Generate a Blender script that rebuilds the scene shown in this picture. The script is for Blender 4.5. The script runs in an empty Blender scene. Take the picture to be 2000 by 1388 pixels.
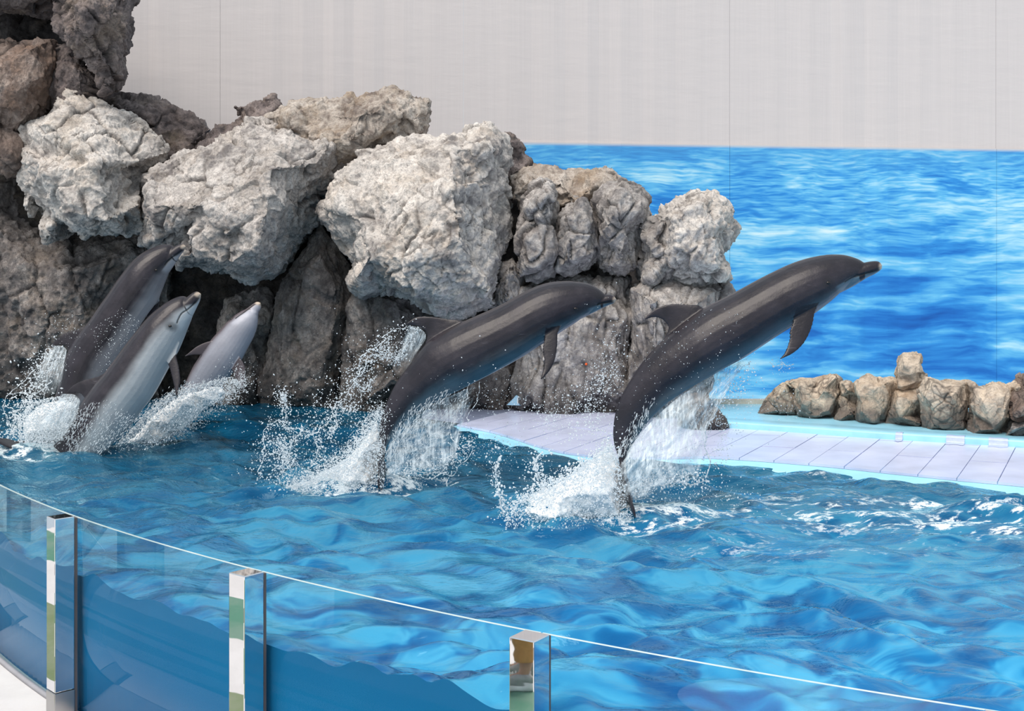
import bpy, bmesh, math, random
import numpy as np
from mathutils import Vector, Matrix
from mathutils.geometry import delaunay_2d_cdt

# ---------------------------------------------------------------- camera, world, light
SC = bpy.context.scene
COL = SC.collection
F, CX, HY, CH = 2400.0, 1000.0, 505.0, 1.8       # focal length, centre column, horizon row (px); camera height over the water (m)

cam = bpy.data.cameras.new('camera')
cam.sensor_width = 36.0
cam.lens = 36.0 * F / 2000.0
cam.shift_y = -(694.0 - HY) / 2000.0
cam.clip_end = 200
camo = bpy.data.objects.new('camera', cam)
camo.location = (0, 0, CH)
camo.rotation_euler = (math.radians(90), 0, 0)
COL.objects.link(camo)
SC.camera = camo

world = bpy.data.worlds.new('world')
SC.world = world
world.use_nodes = True
bg = world.node_tree.nodes['Background']
bg.inputs[0].default_value = (0.79, 0.905, 1.0, 1)
bg.inputs[1].default_value = 0.78

sun = bpy.data.lights.new('sun', 'SUN')
sun.energy = 3.4
sun.angle = math.radians(44)
sun.color = (1.0, 0.90, 0.80)
suno = bpy.data.objects.new('sun', sun)
suno.rotation_euler = (math.radians(30), math.radians(-20), 0)
suno.location = (0, 0, 12)
COL.objects.link(suno)

SC.view_settings.view_transform = 'Standard'
SC.view_settings.look = 'None'
SC.view_settings.gamma = 1.0
SC.view_settings.exposure = 0.0
SC.view_settings.use_curve_mapping = False
SC.cycles.use_denoising = True
SC.cycles.max_bounces = 8
SC.cycles.transparent_max_bounces = 24

# ---------------------------------------------------------------- helpers
def W(px, py, Y):
    return Vector(((px - CX) / F * Y, Y, CH - (py - HY) / F * Y))

def onplane(px, py, Z):
    Y = F * (CH - Z) / (py - HY)
    return Vector(((px - CX) / F * Y, Y, Z))

def tag(o, label=None, cat=None, group=None, kind=None):
    if label: o['label'] = label
    if cat: o['category'] = cat
    if group: o['group'] = group
    if kind: o['kind'] = kind
    return o

def empty(name, loc=(0, 0, 0), rz=0.0):
    o = bpy.data.objects.new(name, None)
    o.location = loc
    o.rotation_euler = (0, 0, rz)
    o.empty_display_size = 0.1
    COL.objects.link(o)
    return o

def link_mesh(name, me, mat=None, parent=None, smooth=True):
    o = bpy.data.objects.new(name, me)
    COL.objects.link(o)
    if mat and not me.materials:
        me.materials.append(mat)
    if parent: o.parent = parent
    if smooth:
        me.polygons.foreach_set('use_smooth', np.ones(len(me.polygons), dtype=bool))
    return o

def mesh_np(name, verts, faces):
    """verts (N,3) array, faces (M,k) int array (all the same size)"""
    me = bpy.data.meshes.new(name)
    verts = np.asarray(verts, dtype=np.float32); faces = np.asarray(faces, dtype=np.int32)
    n, k = faces.shape
    me.vertices.add(len(verts)); me.vertices.foreach_set('co', verts.ravel())
    me.loops.add(n * k); me.loops.foreach_set('vertex_index', faces.ravel())
    me.polygons.add(n)
    me.polygons.foreach_set('loop_start', np.arange(0, n * k, k, dtype=np.int32))
    me.polygons.foreach_set('loop_total', np.full(n, k, dtype=np.int32))
    me.update(calc_edges=True)
    return me

def bm_obj(name, bm, mat, parent=None, smooth=False):
    me = bpy.data.meshes.new(name)
    bm.normal_update()
    bm.to_mesh(me); bm.free()
    return link_mesh(name, me, mat, parent, smooth)

def get_co(me):
    a = np.empty(len(me.vertices) * 3, dtype=np.float32)
    me.vertices.foreach_get('co', a)
    return a.reshape(-1, 3).astype(np.float64)

def get_no(me):
    a = np.empty(len(me.vertices) * 3, dtype=np.float32)
    me.vertex_normals.foreach_get('vector', a)
    return a.reshape(-1, 3).astype(np.float64)

def set_co(me, co):
    me.vertices.foreach_set('co', np.asarray(co, dtype=np.float32).ravel())
    me.update()

def remesh(o, voxel, smooth_it=0):
    """replaces the mesh of o by its voxel remesh"""
    m = o.modifiers.new('r', 'REMESH')
    m.mode = 'VOXEL'; m.voxel_size = voxel
    if smooth_it:
        s = o.modifiers.new('s', 'SMOOTH'); s.iterations = smooth_it; s.factor = 0.5
    dg = bpy.context.evaluated_depsgraph_get()
    me = bpy.data.meshes.new_from_object(o.evaluated_get(dg))
    o.modifiers.clear()
    old = o.data
    mats = list(old.materials)
    o.data = me
    me.materials.clear()
    for mm in mats: me.materials.append(mm)
    me.name = old.name
    bpy.data.meshes.remove(old)
    me.polygons.foreach_set('use_smooth', np.ones(len(me.polygons), dtype=bool))
    return me

# numpy noise -----------------------------------------------------------------
def _hash(ix, iy, iz, seed):
    h = (ix.astype(np.int64) * 374761393 + iy.astype(np.int64) * 668265263 + iz.astype(np.int64) * 2147483647 + seed * 1274126177) & 0xFFFFFFFF
    h = ((h ^ (h >> 13)) * 1274126177) & 0xFFFFFFFF
    h = ((h ^ (h >> 16)) * 2246822519) & 0xFFFFFFFF
    return (h ^ (h >> 15)) & 0xFFFFFFFF

def rnd(ix, iy, iz, seed):
    return _hash(ix, iy, iz, seed) / 4294967295.0

def vnoise(p, seed=0):
    """smooth value noise, about -1..1"""
    i = np.floor(p).astype(np.int64); f = p - i
    f = f * f * f * (f * (f * 6 - 15) + 10)
    out = np.zeros(len(p))
    for dx in (0, 1):
        wx = f[:, 0] if dx else 1 - f[:, 0]
        for dy in (0, 1):
            wy = f[:, 1] if dy else 1 - f[:, 1]
            for dz in (0, 1):
                wz = f[:, 2] if dz else 1 - f[:, 2]
                out += wx * wy * wz * rnd(i[:, 0] + dx, i[:, 1] + dy, i[:, 2] + dz, seed)
    return out * 2 - 1

def fbm(p, octs=4, seed=0, gain=0.5):
    a, s, n = 1.0, np.zeros(len(p)), 0.0
    q = p.copy()
    for k in range(octs):
        s += a * vnoise(q, seed + k * 17); n += a
        a *= gain; q = q * 2.03 + 11.7
    return s / n

def cells(p, seed=0):
    """Worley cells: distance to the nearest and second centre, offset from the nearest, random vector of that cell"""
    i = np.floor(p).astype(np.int64)
    n = len(p)
    d1 = np.full(n, 9.0); d2 = np.full(n, 9.0)
    off = np.zeros((n, 3)); cid = np.zeros((n, 3), dtype=np.int64)
    for dx in (-1, 0, 1):
        for dy in (-1, 0, 1):
            for dz in (-1, 0, 1):
                c = i + np.array([dx, dy, dz])
                ctr = c + np.stack([rnd(c[:, 0], c[:, 1], c[:, 2], seed + k) for k in range(3)], 1)
                v = p - ctr
                d = np.sqrt((v * v).sum(1))
                m = d < d1
                d2 = np.where(m, d1, np.minimum(d2, d))
                d1 = np.where(m, d, d1)
                off[m] = v[m]; cid[m] = c[m]
    r = np.stack([rnd(cid[:, 0], cid[:, 1], cid[:, 2], seed + 7 + k) for k in range(3)], 1) * 2 - 1
    return d1, d2, off, r

# node helpers ----------------------------------------------------------------
class NT:
    def __init__(s, name):
        s.mat = bpy.data.materials.new(name); s.mat.use_nodes = True
        s.t = s.mat.node_tree; s.n = s.t.nodes; s.l = s.t.links
        s.bsdf = s.n['Principled BSDF']; s.out = s.n['Material Output']
    def add(s, typ, **kw):
        nd = s.n.new(typ)
        for k, v in kw.items():
            if k in nd.inputs: s.put(nd.inputs[k], v)
            else: setattr(nd, k, v)
        return nd
    def put(s, sock, v):
        if hasattr(v, 'is_output') or isinstance(v, bpy.types.NodeSocket): s.l.new(v, sock)
        else: sock.default_value = v
    def pos(s): return s.add('ShaderNodeNewGeometry').outputs['Position']
    def obj(s): return s.add('ShaderNodeTexCoord').outputs['Object']
    def mapping(s, vec, scale=(1, 1, 1), rot=(0, 0, 0), loc=(0, 0, 0)):
        m = s.add('ShaderNodeMapping'); s.l.new(vec, m.inputs[0])
        m.inputs['Scale'].default_value = scale; m.inputs['Rotation'].default_value = rot; m.inputs['Location'].default_value = loc
        return m.outputs[0]
    def noise(s, vec, scale, detail=4.0, rough=0.55, dist=0.0):
        m = s.add('ShaderNodeTexNoise'); s.l.new(vec, m.inputs['Vector'])
        m.inputs['Scale'].default_value = scale; m.inputs['Detail'].default_value = detail
        m.inputs['Roughness'].default_value = rough; m.inputs['Distortion'].default_value = dist
        return m.outputs[0]
    def ramp(s, fac, stops, interp='LINEAR'):
        r = s.add('ShaderNodeValToRGB'); s.l.new(fac, r.inputs[0])
        e = r.color_ramp.elements; r.color_ramp.interpolation = interp
        while len(e) > len(stops): e.remove(e[-1])
        while len(e) < len(stops): e.new(1.0)
        for k, (p, c) in enumerate(stops):
            e[k].position = p
            e[k].color = (c, c, c, 1) if not hasattr(c, '__len__') else tuple(c) + (1,)
        return r.outputs[0]
    def mix(s, fac, a, b, mode='MIX'):
        m = s.add('ShaderNodeMix', data_type='RGBA', blend_type=mode)
        s.put(m.inputs[0], fac)
        for sock, v in ((m.inputs[6], a), (m.inputs[7], b)):
            if isinstance(v, tuple): sock.default_value = v + (1,) if len(v) == 3 else v
            else: s.l.new(v, sock)
        return m.outputs[2]
    def math(s, op, a, b=0.0, c=None):
        m = s.add('ShaderNodeMath', operation=op)
        s.put(m.inputs[0], a); s.put(m.inputs[1], b)
        if c is not None: s.put(m.inputs[2], c)
        return m.outputs[0]
    def sep(s, vec):
        m = s.add('ShaderNodeSeparateXYZ'); s.l.new(vec, m.inputs[0]); return m.outputs
    def attr(s, name):
        m = s.add('ShaderNodeAttribute'); m.attribute_name = name; return m.outputs
    def bump(s, h, strength=0.3, dist=0.02):
        b = s.add('ShaderNodeBump'); s.l.new(h, b.inputs['Height'])
        b.inputs['Strength'].default_value = strength; b.inputs['Distance'].default_value = dist
        s.l.new(b.outputs[0], s.bsdf.inputs['Normal']); return b.outputs[0]
    def base(s, col=None, rough=None, metal=None, spec=None):
        if col is not None:
            if isinstance(col, tuple): s.bsdf.inputs['Base Color'].default_value = col + (1,)
            else: s.l.new(col, s.bsdf.inputs['Base Color'])
        if rough is not None: s.put(s.bsdf.inputs['Roughness'], rough)
        if metal is not None: s.bsdf.inputs['Metallic'].default_value = metal
        if spec is not None: s.bsdf.inputs['Specular IOR Level'].default_value = spec
        return s.mat

def sm(x, a, b):
    t = np.clip((x - a) / (b - a), 0, 1)
    return t * t * (3 - 2 * t)

# ---------------------------------------------------------------- materials of the setting
def mat_wall():
    n = NT('white_sheeting')
    p = n.pos()
    st = n.noise(n.mapping(p, (9, 9, 0.2)), 1.0, 6, 0.6)
    st2 = n.noise(n.mapping(p, (70, 70, 0.6)), 1.0, 3, 0.6)
    big = n.noise(p, 0.35, 3)
    c = n.ramp(st, [(0.25, (0.61, 0.565, 0.56)), (0.75, (0.645, 0.60, 0.595))])
    c = n.mix(0.35, c, n.ramp(st2, [(0.3, (0.59, 0.55, 0.55)), (0.7, (0.69, 0.645, 0.64))]))
    c = n.mix(n.math('MULTIPLY', big, 0.25), c, (0.64, 0.60, 0.60))
    n.bump(n.noise(n.mapping(p, (1.2, 1.2, 5.0)), 1.0, 3), 0.12, 0.05)
    return n.base(c, 0.75, spec=0.2)

def mat_mural():
    """flat print of a blue sea, running up to a soft pale edge"""
    n = NT('sea_print')
    p = n.pos()
    s = n.sep(p)
    z = s[2]
    warp = n.add('ShaderNodeVectorMath', operation='ADD')
    n.l.new(p, warp.inputs[0])
    wn = n.add('ShaderNodeTexNoise'); wn.inputs['Scale'].default_value = 0.9; wn.inputs['Detail'].default_value = 3
    n.l.new(p, wn.inputs['Vector'])
    wsc = n.add('ShaderNodeVectorMath', operation='MULTIPLY'); n.l.new(wn.outputs[1], wsc.inputs[0]); wsc.inputs[1].default_value = (0.9, 0, 0.22)
    n.l.new(wsc.outputs[0], warp.inputs[1])
    q = warp.outputs[0]
    a = n.noise(n.mapping(q, (0.45, 0.45, 2.2)), 1.0, 3, 0.5, 0.6)
    b = n.noise(n.mapping(q, (0.9, 0.9, 6.5)), 1.0, 4, 0.55, 0.3)
    d = n.noise(n.mapping(q, (3.0, 3.0, 26.0)), 1.0, 2, 0.5)
    w1 = n.noise(n.mapping(p, (0.28, 0.28, 0.55), loc=(4.1, 0, 1.3)), 1.0, 2, 0.5)
    up = n.ramp(n.math('DIVIDE', z, 4.0), [(0.15, 0.0), (0.95, 1.0)])
    fine = n.mix(up, b, d)
    v = n.math('ADD', n.math('MULTIPLY', a, 0.42), n.math('MULTIPLY', fine, 0.42))
    v = n.math('ADD', v, n.math('MULTIPLY', w1, 0.42))
    v = n.math('SUBTRACT', v, 0.08)
    c = n.ramp(v, [(0.30, (0.006, 0.075, 0.36)), (0.42, (0.012, 0.16, 0.55)), (0.50, (0.035, 0.29, 0.72)),
                   (0.57, (0.13, 0.50, 0.83)), (0.65, (0.42, 0.74, 0.90)), (0.74, (0.75, 0.89, 0.92))])
    hz = n.ramp(n.math('DIVIDE', z, 4.0), [(0.78, 0.0), (0.895, 0.55)])
    c = n.mix(hz, c, (0.10, 0.40, 0.72))
    edge = n.ramp(n.math('DIVIDE', z, 4.0), [(0.898, 0.0), (0.9115, 1.0)])
    c = n.mix(edge, c, (0.64, 0.60, 0.595))
    return n.base(c, 0.6, spec=0.25)

def mat_plain(name, col, rough=0.5, metal=0.0, nscale=6.0, var=0.12, bump=0.0):
    n = NT(name)
    p = n.pos()
    f = n.noise(p, nscale, 5, 0.6)
    lo = tuple(max(0.0, x * (1 - var)) for x in col); hi = tuple(min(1.0, x * (1 + var)) for x in col)
    c = n.ramp(f, [(0.3, lo), (0.7, hi)])
    if bump: n.bump(n.noise(p, nscale * 8, 4), bump, 0.01)
    return n.base(c, rough, metal)

MW, MM = mat_wall(), mat_mural()
M_LEDGE = mat_plain('wet_lavender_slab', (0.58, 0.63, 0.84), 0.3, 0, 2.5, 0.12, 0.1)
M_CYAN = mat_plain('light_blue_pool_paint', (0.33, 0.68, 0.86), 0.30, 0, 3.0, 0.12, 0.05)
M_JOINT = mat_plain('slab_joint', (0.22, 0.26, 0.38), 0.6)

# ---------------------------------------------------------------- back wall of sheeting with the sea print
def wallY(X): return 19.46 + 0.152 * X
wall = empty('wall_back', (0, 19.46, 0)); tag(wall, kind='structure')
mural = tag(empty('sea_mural', (4, wallY(4) - 0.03, 0)), 'printed blue sea mural covering the lower half of the pale back wall', 'mural')
seams_px = [-700, -60, 430, 905, 1425, 1945, 2500]
def seamX(px):
    k = (px - CX) / F
    return k * 19.46 / (1 - 0.152 * k)
sx = [seamX(p) for p in seams_px]
for i in range(len(sx) - 1):
    x0, x1 = sx[i] + 0.002, sx[i + 1] - 0.002
    for (par, nm, z0, z1, off, mt) in ((wall, 'wall_panel', -1.0, 8.6, 0.0, MW), (mural, 'mural_panel', -1.0, 3.652, -0.03, MM)):
        if nm == 'mural_panel' and x1 < -1.0: continue
        N = 24
        bm = bmesh.new()
        rows = []
        for j in range(N + 1):
            x = x0 + (x1 - x0) * j / N
            sag = 0.012 * math.sin(j * 1.9 + i) * (1 - abs(2 * j / N - 1))
            r = []
            for z in (z0, z1):
                for dy in (0, 0.02):
                    r.append(bm.verts.new((x, wallY(x) + off + sag + dy, z)))
            rows.append(r)
        for j in range(N):
            a, b = rows[j], rows[j + 1]
            bm.faces.new((a[0], b[0], b[2], a[2])); bm.faces.new((b[1], a[1], a[3], b[3]))
            bm.faces.new((a[2], b[2], b[3], a[3])); bm.faces.new((a[1], b[1], b[0], a[0]))
        for r in (rows[0], rows[-1]): bm.faces.new((r[0], r[1], r[3], r[2]))
        o = bm_obj(nm, bm, mt)
        o.parent = par
        o.matrix_parent_inverse = Matrix.Translation(-Vector(par.location))

# ---------------------------------------------------------------- slide-out ledge, deck and kerb
front_px = [(884, 828), (915, 834), (960, 843), (1000, 855), (1040, 868), (1085, 880), (1130, 887), (1190, 892), (1250, 894), (1320, 893), (1383, 892),
            (1460, 896), (1538, 902), (1620, 909), (1703, 918), (1790, 927), (1868, 935), (1935, 941), (2000, 947), (2120, 960), (2300, 980)]
LZ = 0.05
front = [onplane(x, y, LZ) for x, y in front_px]
def resample(pts, n):
    P = np.array([tuple(p) for p in pts], dtype=float)
    s = np.concatenate([[0], np.cumsum(np.linalg.norm(np.diff(P, axis=0), axis=1))])
    t = np.linspace(0, s[-1], n)
    return np.stack([np.interp(t, s, P[:, k]) for k in range(P.shape[1])], 1)
def smooth_curve(pts, n):
    """Catmull-Rom through pts, resampled evenly"""
    P = np.array([tuple(p) for p in pts], dtype=float)
    if len(P) < 3: return resample(P, n)
    Q = np.vstack([2 * P[0] - P[1], P, 2 * P[-1] - P[-2]])
    out = []
    for i in range(1, len(Q) - 2):
        for t in np.linspace(0, 1, 12, endpoint=False):
            a, b, c, d = Q[i - 1], Q[i], Q[i + 1], Q[i + 2]
            out.append(0.5 * ((2 * b) + (-a + c) * t + (2 * a - 5 * b + 4 * c - d) * t * t + (-a + 3 * b - 3 * c + d) * t ** 3))
    out.append(P[-1])
    return resample(out, n)
FR = smooth_curve([p.to_2d() for p in front], 160)

ledge = empty('pool_ledge', (2, 11, 0)); tag(ledge, kind='structure')
def child(o, par):
    o.parent = par
    o.matrix_parent_inverse = Matrix.Translation(-Vector(par.location))
    return o
# body of the ledge: a solid with a rounded light blue nosing, slabs on top
bm = bmesh.new()
prof = [(0.30, LZ - 0.012), (0.10, LZ - 0.012), (0.03, LZ - 0.022), (-0.05, LZ - 0.045), (-0.10, -0.02), (-0.12, -0.10), (-0.12, -1.2)]
tang = np.gradient(FR, axis=0); tang /= np.linalg.norm(tang, axis=1)[:, None]
nrm = np.stack([-tang[:, 1], tang[:, 0]], 1)      # points to the back
rows = []
for i in range(len(FR)):
    rows.append([bm.verts.new((FR[i, 0] + nrm[i, 0] * a, FR[i, 1] + nrm[i, 1] * a, z)) for a, z in prof])
for i in range(len(rows) - 1):
    for j in range(len(prof) - 1):
        bm.faces.new((rows[i][j], rows[i][j + 1], rows[i + 1][j + 1], rows[i + 1][j]))
child(bm_obj('nosing', bm, M_CYAN, None, True), ledge)
# base under the slabs
bm = bmesh.new()
vs = [bm.verts.new((FR[i, 0] + nrm[i, 0] * 0.15, FR[i, 1] + nrm[i, 1] * 0.15, LZ - 0.014)) for i in range(0, len(FR), 4)]
vs += [bm.verts.new((x, y, LZ - 0.014)) for x, y in ((8.0, 15.0), (-1.0, 15.5), (-1.0, 13.6))]
bm.faces.new(vs)
bmesh.ops.triangulate(bm, faces=bm.faces[:])
child(bm_obj('slab_bed', bm, M_JOINT), ledge)
# slabs: skewed strips running from the back of the ledge to its nosing
sd = np.array([-0.44, -0.898])
def hit_front(o):
    """distance along sd from o to the front curve (set back 2 cm)"""
    A = FR[:-1] + nrm[:-1] * 0.03; B = FR[1:] + nrm[1:] * 0.03
    best = None
    e = B - A; w = A - o
    den = sd[0] * e[:, 1] - sd[1] * e[:, 0]
    t = (w[:, 0] * e[:, 1] - w[:, 1] * e[:, 0]) / den
    u = (w[:, 0] * sd[1] - w[:, 1] * sd[0]) / den
    ok = (u >= -1e-6) & (u <= 1 + 1e-6) & (t > 0)
    return t[ok].min() if ok.any() else None
step, gap = 0.34, 0.004
k = 0
x = -0.9
while x < 9.0:
    yb = 14.6
    ns = 4
    Lp = [np.array([x + gap + (step - 2 * gap) * j / ns, yb]) for j in range(ns + 1)]
    ts = [hit_front(p) for p in Lp]
    good = [(p, t) for p, t in zip(Lp, ts) if t is not None]
    if len(good) >= 2:
        # two or three slabs along each strip, joints staggered
        fr = [(0, 0.28), (0.285, 0.64), (0.645, 1.0)] if k % 2 else [(0, 0.45), (0.455, 0.82), (0.825, 1.0)]
        for (f0, f1) in fr:
            bm = bmesh.new()
            dz = random.Random(k * 7 + int(f0 * 100)).uniform(-0.002, 0.002)
            tops, bots = [], []
            for p, t in good:
                for f, lst in ((f0, 'a'), (f1, 'b')): pass
            va = [bm.verts.new((*(p + sd * t * f0), LZ + dz)) for p, t in good]
            vb = [bm.verts.new((*(p + sd * t * f1), LZ + dz)) for p, t in good]
            ua = [bm.verts.new((v.co.x, v.co.y, LZ - 0.02)) for v in va]
            ub = [bm.verts.new((v.co.x, v.co.y, LZ - 0.02)) for v in vb]
            n_ = len(va)
            for j in range(n_ - 1):
                bm.faces.new((va[j], vb[j], vb[j + 1], va[j + 1]))
                bm.faces.new((vb[j], ub[j], ub[j + 1], vb[j + 1]))
                bm.faces.new((ua[j], va[j], va[j + 1], ua[j + 1]))
            bm.faces.new((va[0], ua[0], ub[0], vb[0])); bm.faces.new((vb[-1], ub[-1], ua[-1], va[-1]))
            bmesh.ops.recalc_face_normals(bm, faces=bm.faces[:])
            child(bm_obj('paving_slab', bm, M_LEDGE), ledge)
    x += step; k += 1

# raised light blue deck with its rounded kerb
DZ = 0.115
kerb_px = [(1360, 832), (1411, 835), (1500, 841), (1585, 847), (1665, 853), (1752, 859), (1870, 866), (2000, 874), (2150, 884), (2300, 893)]
KF = smooth_curve([onplane(x, y, LZ).to_2d() for x, y in kerb_px], 80)
deck = empty('raised_deck', (4, 12.5, 0)); tag(deck, kind='structure')
tg = np.gradient(KF, axis=0); tg /= np.linalg.norm(tg, axis=1)[:, None]
kn = np.stack([-tg[:, 1], tg[:, 0]], 1)
bm = bmesh.new()
prof = [(0.0, LZ - 0.03), (0.0, DZ - 0.015), (0.006, DZ - 0.004), (0.02, DZ), (0.30, DZ), (0.32, DZ - 0.012), (0.32, LZ - 0.03)]
rows = [[bm.verts.new((KF[i, 0] + kn[i, 0] * a, KF[i, 1] + kn[i, 1] * a, z)) for a, z in prof] for i in range(len(KF))]
for i in range(len(rows) - 1):
    for j in range(len(prof) - 1):
        bm.faces.new((rows[i][j], rows[i][j + 1], rows[i + 1][j + 1], rows[i + 1][j]))
bmesh.ops.recalc_face_normals(bm, faces=bm.faces[:])
child(bm_obj('kerb', bm, M_CYAN, None, True), deck)
bm = bmesh.new()
vs = [bm.verts.new((KF[i, 0] + kn[i, 0] * 0.3, KF[i, 1] + kn[i, 1] * 0.3, DZ - 0.012)) for i in range(0, len(KF), 3)]
vs += [bm.verts.new((xx, yy, DZ - 0.012)) for xx, yy in ((9.5, 14.35), (1.8, 14.35))]
bm.faces.new(vs)
ex = bmesh.ops.extrude_face_region(bm, geom=bm.faces[:])
for v in [g for g in ex['geom'] if isinstance(g, bmesh.types.BMVert)]: v.co.z -= 0.1
bmesh.ops.recalc_face_normals(bm, faces=bm.faces[:])
bmesh.ops.triangulate(bm, faces=bm.faces[:])
child(bm_obj('deck_top', bm, M_CYAN), deck)
bm = bmesh.new()
bmesh.ops.create_cube(bm, size=1, matrix=Matrix.Translation((5.5, 14.42, 0.09)) @ Matrix.Diagonal((8.0, 0.14, 0.12, 1)))
child(bm_obj('deck_edge_strip', bm, mat_plain('pale_concrete', (0.55, 0.50, 0.42), 0.7, 0, 5, 0.3, 0.2)), deck)

# ---------------------------------------------------------------- rocks
def rock_mat(name, light, mid, dark, brown=(0.36, 0.28, 0.20), brown_amt=0.25, streak=0.3, wet=None, seed=0.0, wetn=0.9, wetcol=(0.035, 0.032, 0.034)):
    n = NT(name)
    p = n.pos()
    q = n.mapping(p, loc=(seed * 3.7, seed * 1.3, seed * 2.1))
    big = n.noise(q, 1.6, 6, 0.62, 0.4)
    med = n.noise(q, 7.0, 6, 0.65, 0.3)
    fin = n.noise(q, 34.0, 4, 0.6)
    v = n.math('ADD', n.math('MULTIPLY', big, 0.55), n.math('MULTIPLY', med, 0.45))
    c = n.ramp(v, [(0.40, dark), (0.49, mid), (0.58, light), (0.75, tuple(min(1, x * 1.12) for x in light))])
    vs = n.noise(n.mapping(q, (9, 9, 0.9)), 1.0, 5, 0.6)
    c = n.mix(n.math('MULTIPLY', n.ramp(vs, [(0.45, 0.0), (0.62, 1.0)]), streak), c, tuple(x * 0.55 for x in mid))
    bf = n.noise(q, 2.3, 5, 0.6)
    c = n.mix(n.math('MULTIPLY', n.ramp(bf, [(0.50, 0.0), (0.66, 1.0)]), brown_amt), c, brown)
    c = n.mix(n.math('MULTIPLY', n.ramp(fin, [(0.35, 1.0), (0.5, 0.0)]), 0.45), c, dark)
    # fine dark wrinkles in the weathered skin
    wr = n.noise(n.mapping(q, (1, 1, 0.7)), 6.5, 5, 0.62, 1.6)
    wl = n.ramp(n.math('ABSOLUTE', n.math('SUBTRACT', wr, 0.5)), [(0.0, 1.0), (0.035, 0.0)])
    c = n.mix(n.math('MULTIPLY', n.math('MULTIPLY', wl, n.ramp(big, [(0.40, 0.0), (0.55, 1.0)])), 0.55), c, dark)
    # crack grime plus shade painted into the pits, stored with the mesh
    c = n.mix(n.math('MULTIPLY', n.attr('grime_shade')[2], 0.75), c, (0.05, 0.045, 0.045))
    wet_f = None
    if wet is not None:
        z = n.sep(p)[2]
        zz = n.math('ADD', z, n.math('MULTIPLY', n.math('SUBTRACT', med, 0.5), wetn))
        wet_f = n.ramp(n.math('DIVIDE', zz, 3.0), [(max(0.0, (wet - 0.35 * wetn) / 3.0), 1.0), ((wet + 0.4 * wetn) / 3.0, 0.0)])
        c = n.mix(n.math('MULTIPLY', wet_f, 0.80), c, wetcol)
        rough = n.math('SUBTRACT', 0.85, n.math('MULTIPLY', wet_f, 0.45))
    else:
        rough = 0.85
    h = n.math('ADD', n.math('MULTIPLY', med, 0.6), n.math('MULTIPLY', n.noise(q, 26.0, 6, 0.7), 0.5))
    n.bump(h, 1.0, 0.05)
    return n.base(c, rough, spec=0.3)

RM_WHITE = rock_mat('pale_rock', (0.78, 0.73, 0.695), (0.56, 0.52, 0.495), (0.20, 0.185, 0.185), brown_amt=0.22, streak=0.18, seed=1)
RM_BRIGHT = rock_mat('bright_white_rock', (0.88, 0.825, 0.775), (0.70, 0.65, 0.61), (0.27, 0.25, 0.245), brown=(0.50, 0.38, 0.26), brown_amt=0.3, streak=0.15, seed=1.6)  # palest of the rock tones
RM_GREY = rock_mat('grey_rock', (0.52, 0.49, 0.475), (0.36, 0.335, 0.325), (0.16, 0.145, 0.145), brown_amt=0.25, streak=0.35, seed=2)
RM_WALL = rock_mat('dark_wall_rock', (0.46, 0.415, 0.39), (0.24, 0.214, 0.204), (0.075, 0.068, 0.070), brown_amt=0.30, streak=0.55, wet=0.35, seed=3)
RM_COLW = rock_mat('grey_column_rock', (0.72, 0.68, 0.655), (0.46, 0.43, 0.415), (0.17, 0.157, 0.16), brown_amt=0.15, streak=0.55, wet=0.45, seed=4)
RM_DARK = rock_mat('dark_brown_rock', (0.34, 0.285, 0.27), (0.20, 0.165, 0.16), (0.07, 0.06, 0.062), brown_amt=0.35, streak=0.3, seed=5)  # dark brown tone throughout
RM_BROWN = rock_mat('brown_streaked_rock', (0.46, 0.375, 0.33), (0.28, 0.215, 0.185), (0.12, 0.09, 0.08), brown=(0.34, 0.21, 0.14), brown_amt=0.45, streak=0.6, seed=6)
RM_TOP = rock_mat('brown_topped_rock', (0.70, 0.635, 0.575), (0.52, 0.455, 0.40), (0.20, 0.16, 0.14), brown=(0.42, 0.30, 0.19), brown_amt=0.5, streak=0.2, seed=7)
RM_SAND = rock_mat('sandy_rock', (0.86, 0.73, 0.58), (0.68, 0.57, 0.46), (0.32, 0.26, 0.21), brown=(0.55, 0.34, 0.17), brown_amt=0.3, streak=0.15, wet=0.27, seed=8, wetn=0.22, wetcol=(0.12, 0.105, 0.10))
RM_CAVE = rock_mat('cave_shade_rock', (0.10, 0.088, 0.084), (0.055, 0.048, 0.047), (0.02, 0.018, 0.018), brown_amt=0.2, streak=0.4, seed=9)  # shade of the cave and hollow put into the rock colour

def poly_edge_dist(pt, poly):
    best = 1e9
    for i in range(len(poly)):
        a = np.array(poly[i]); b = np.array(poly[(i + 1) % len(poly)])
        e = b - a; t = np.clip(np.dot(pt - a, e) / (np.dot(e, e) + 1e-9), 0, 1)
        best = min(best, np.linalg.norm(pt - (a + e * t)))
    return best

def inside(pt, poly):
    x, y = pt; c = False
    for i in range(len(poly)):
        x1, y1 = poly[i]; x2, y2 = poly[i - 1]
        if (y1 > y) != (y2 > y) and x < (x2 - x1) * (y - y1) / (y2 - y1) + x1: c = not c
    return c

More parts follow.
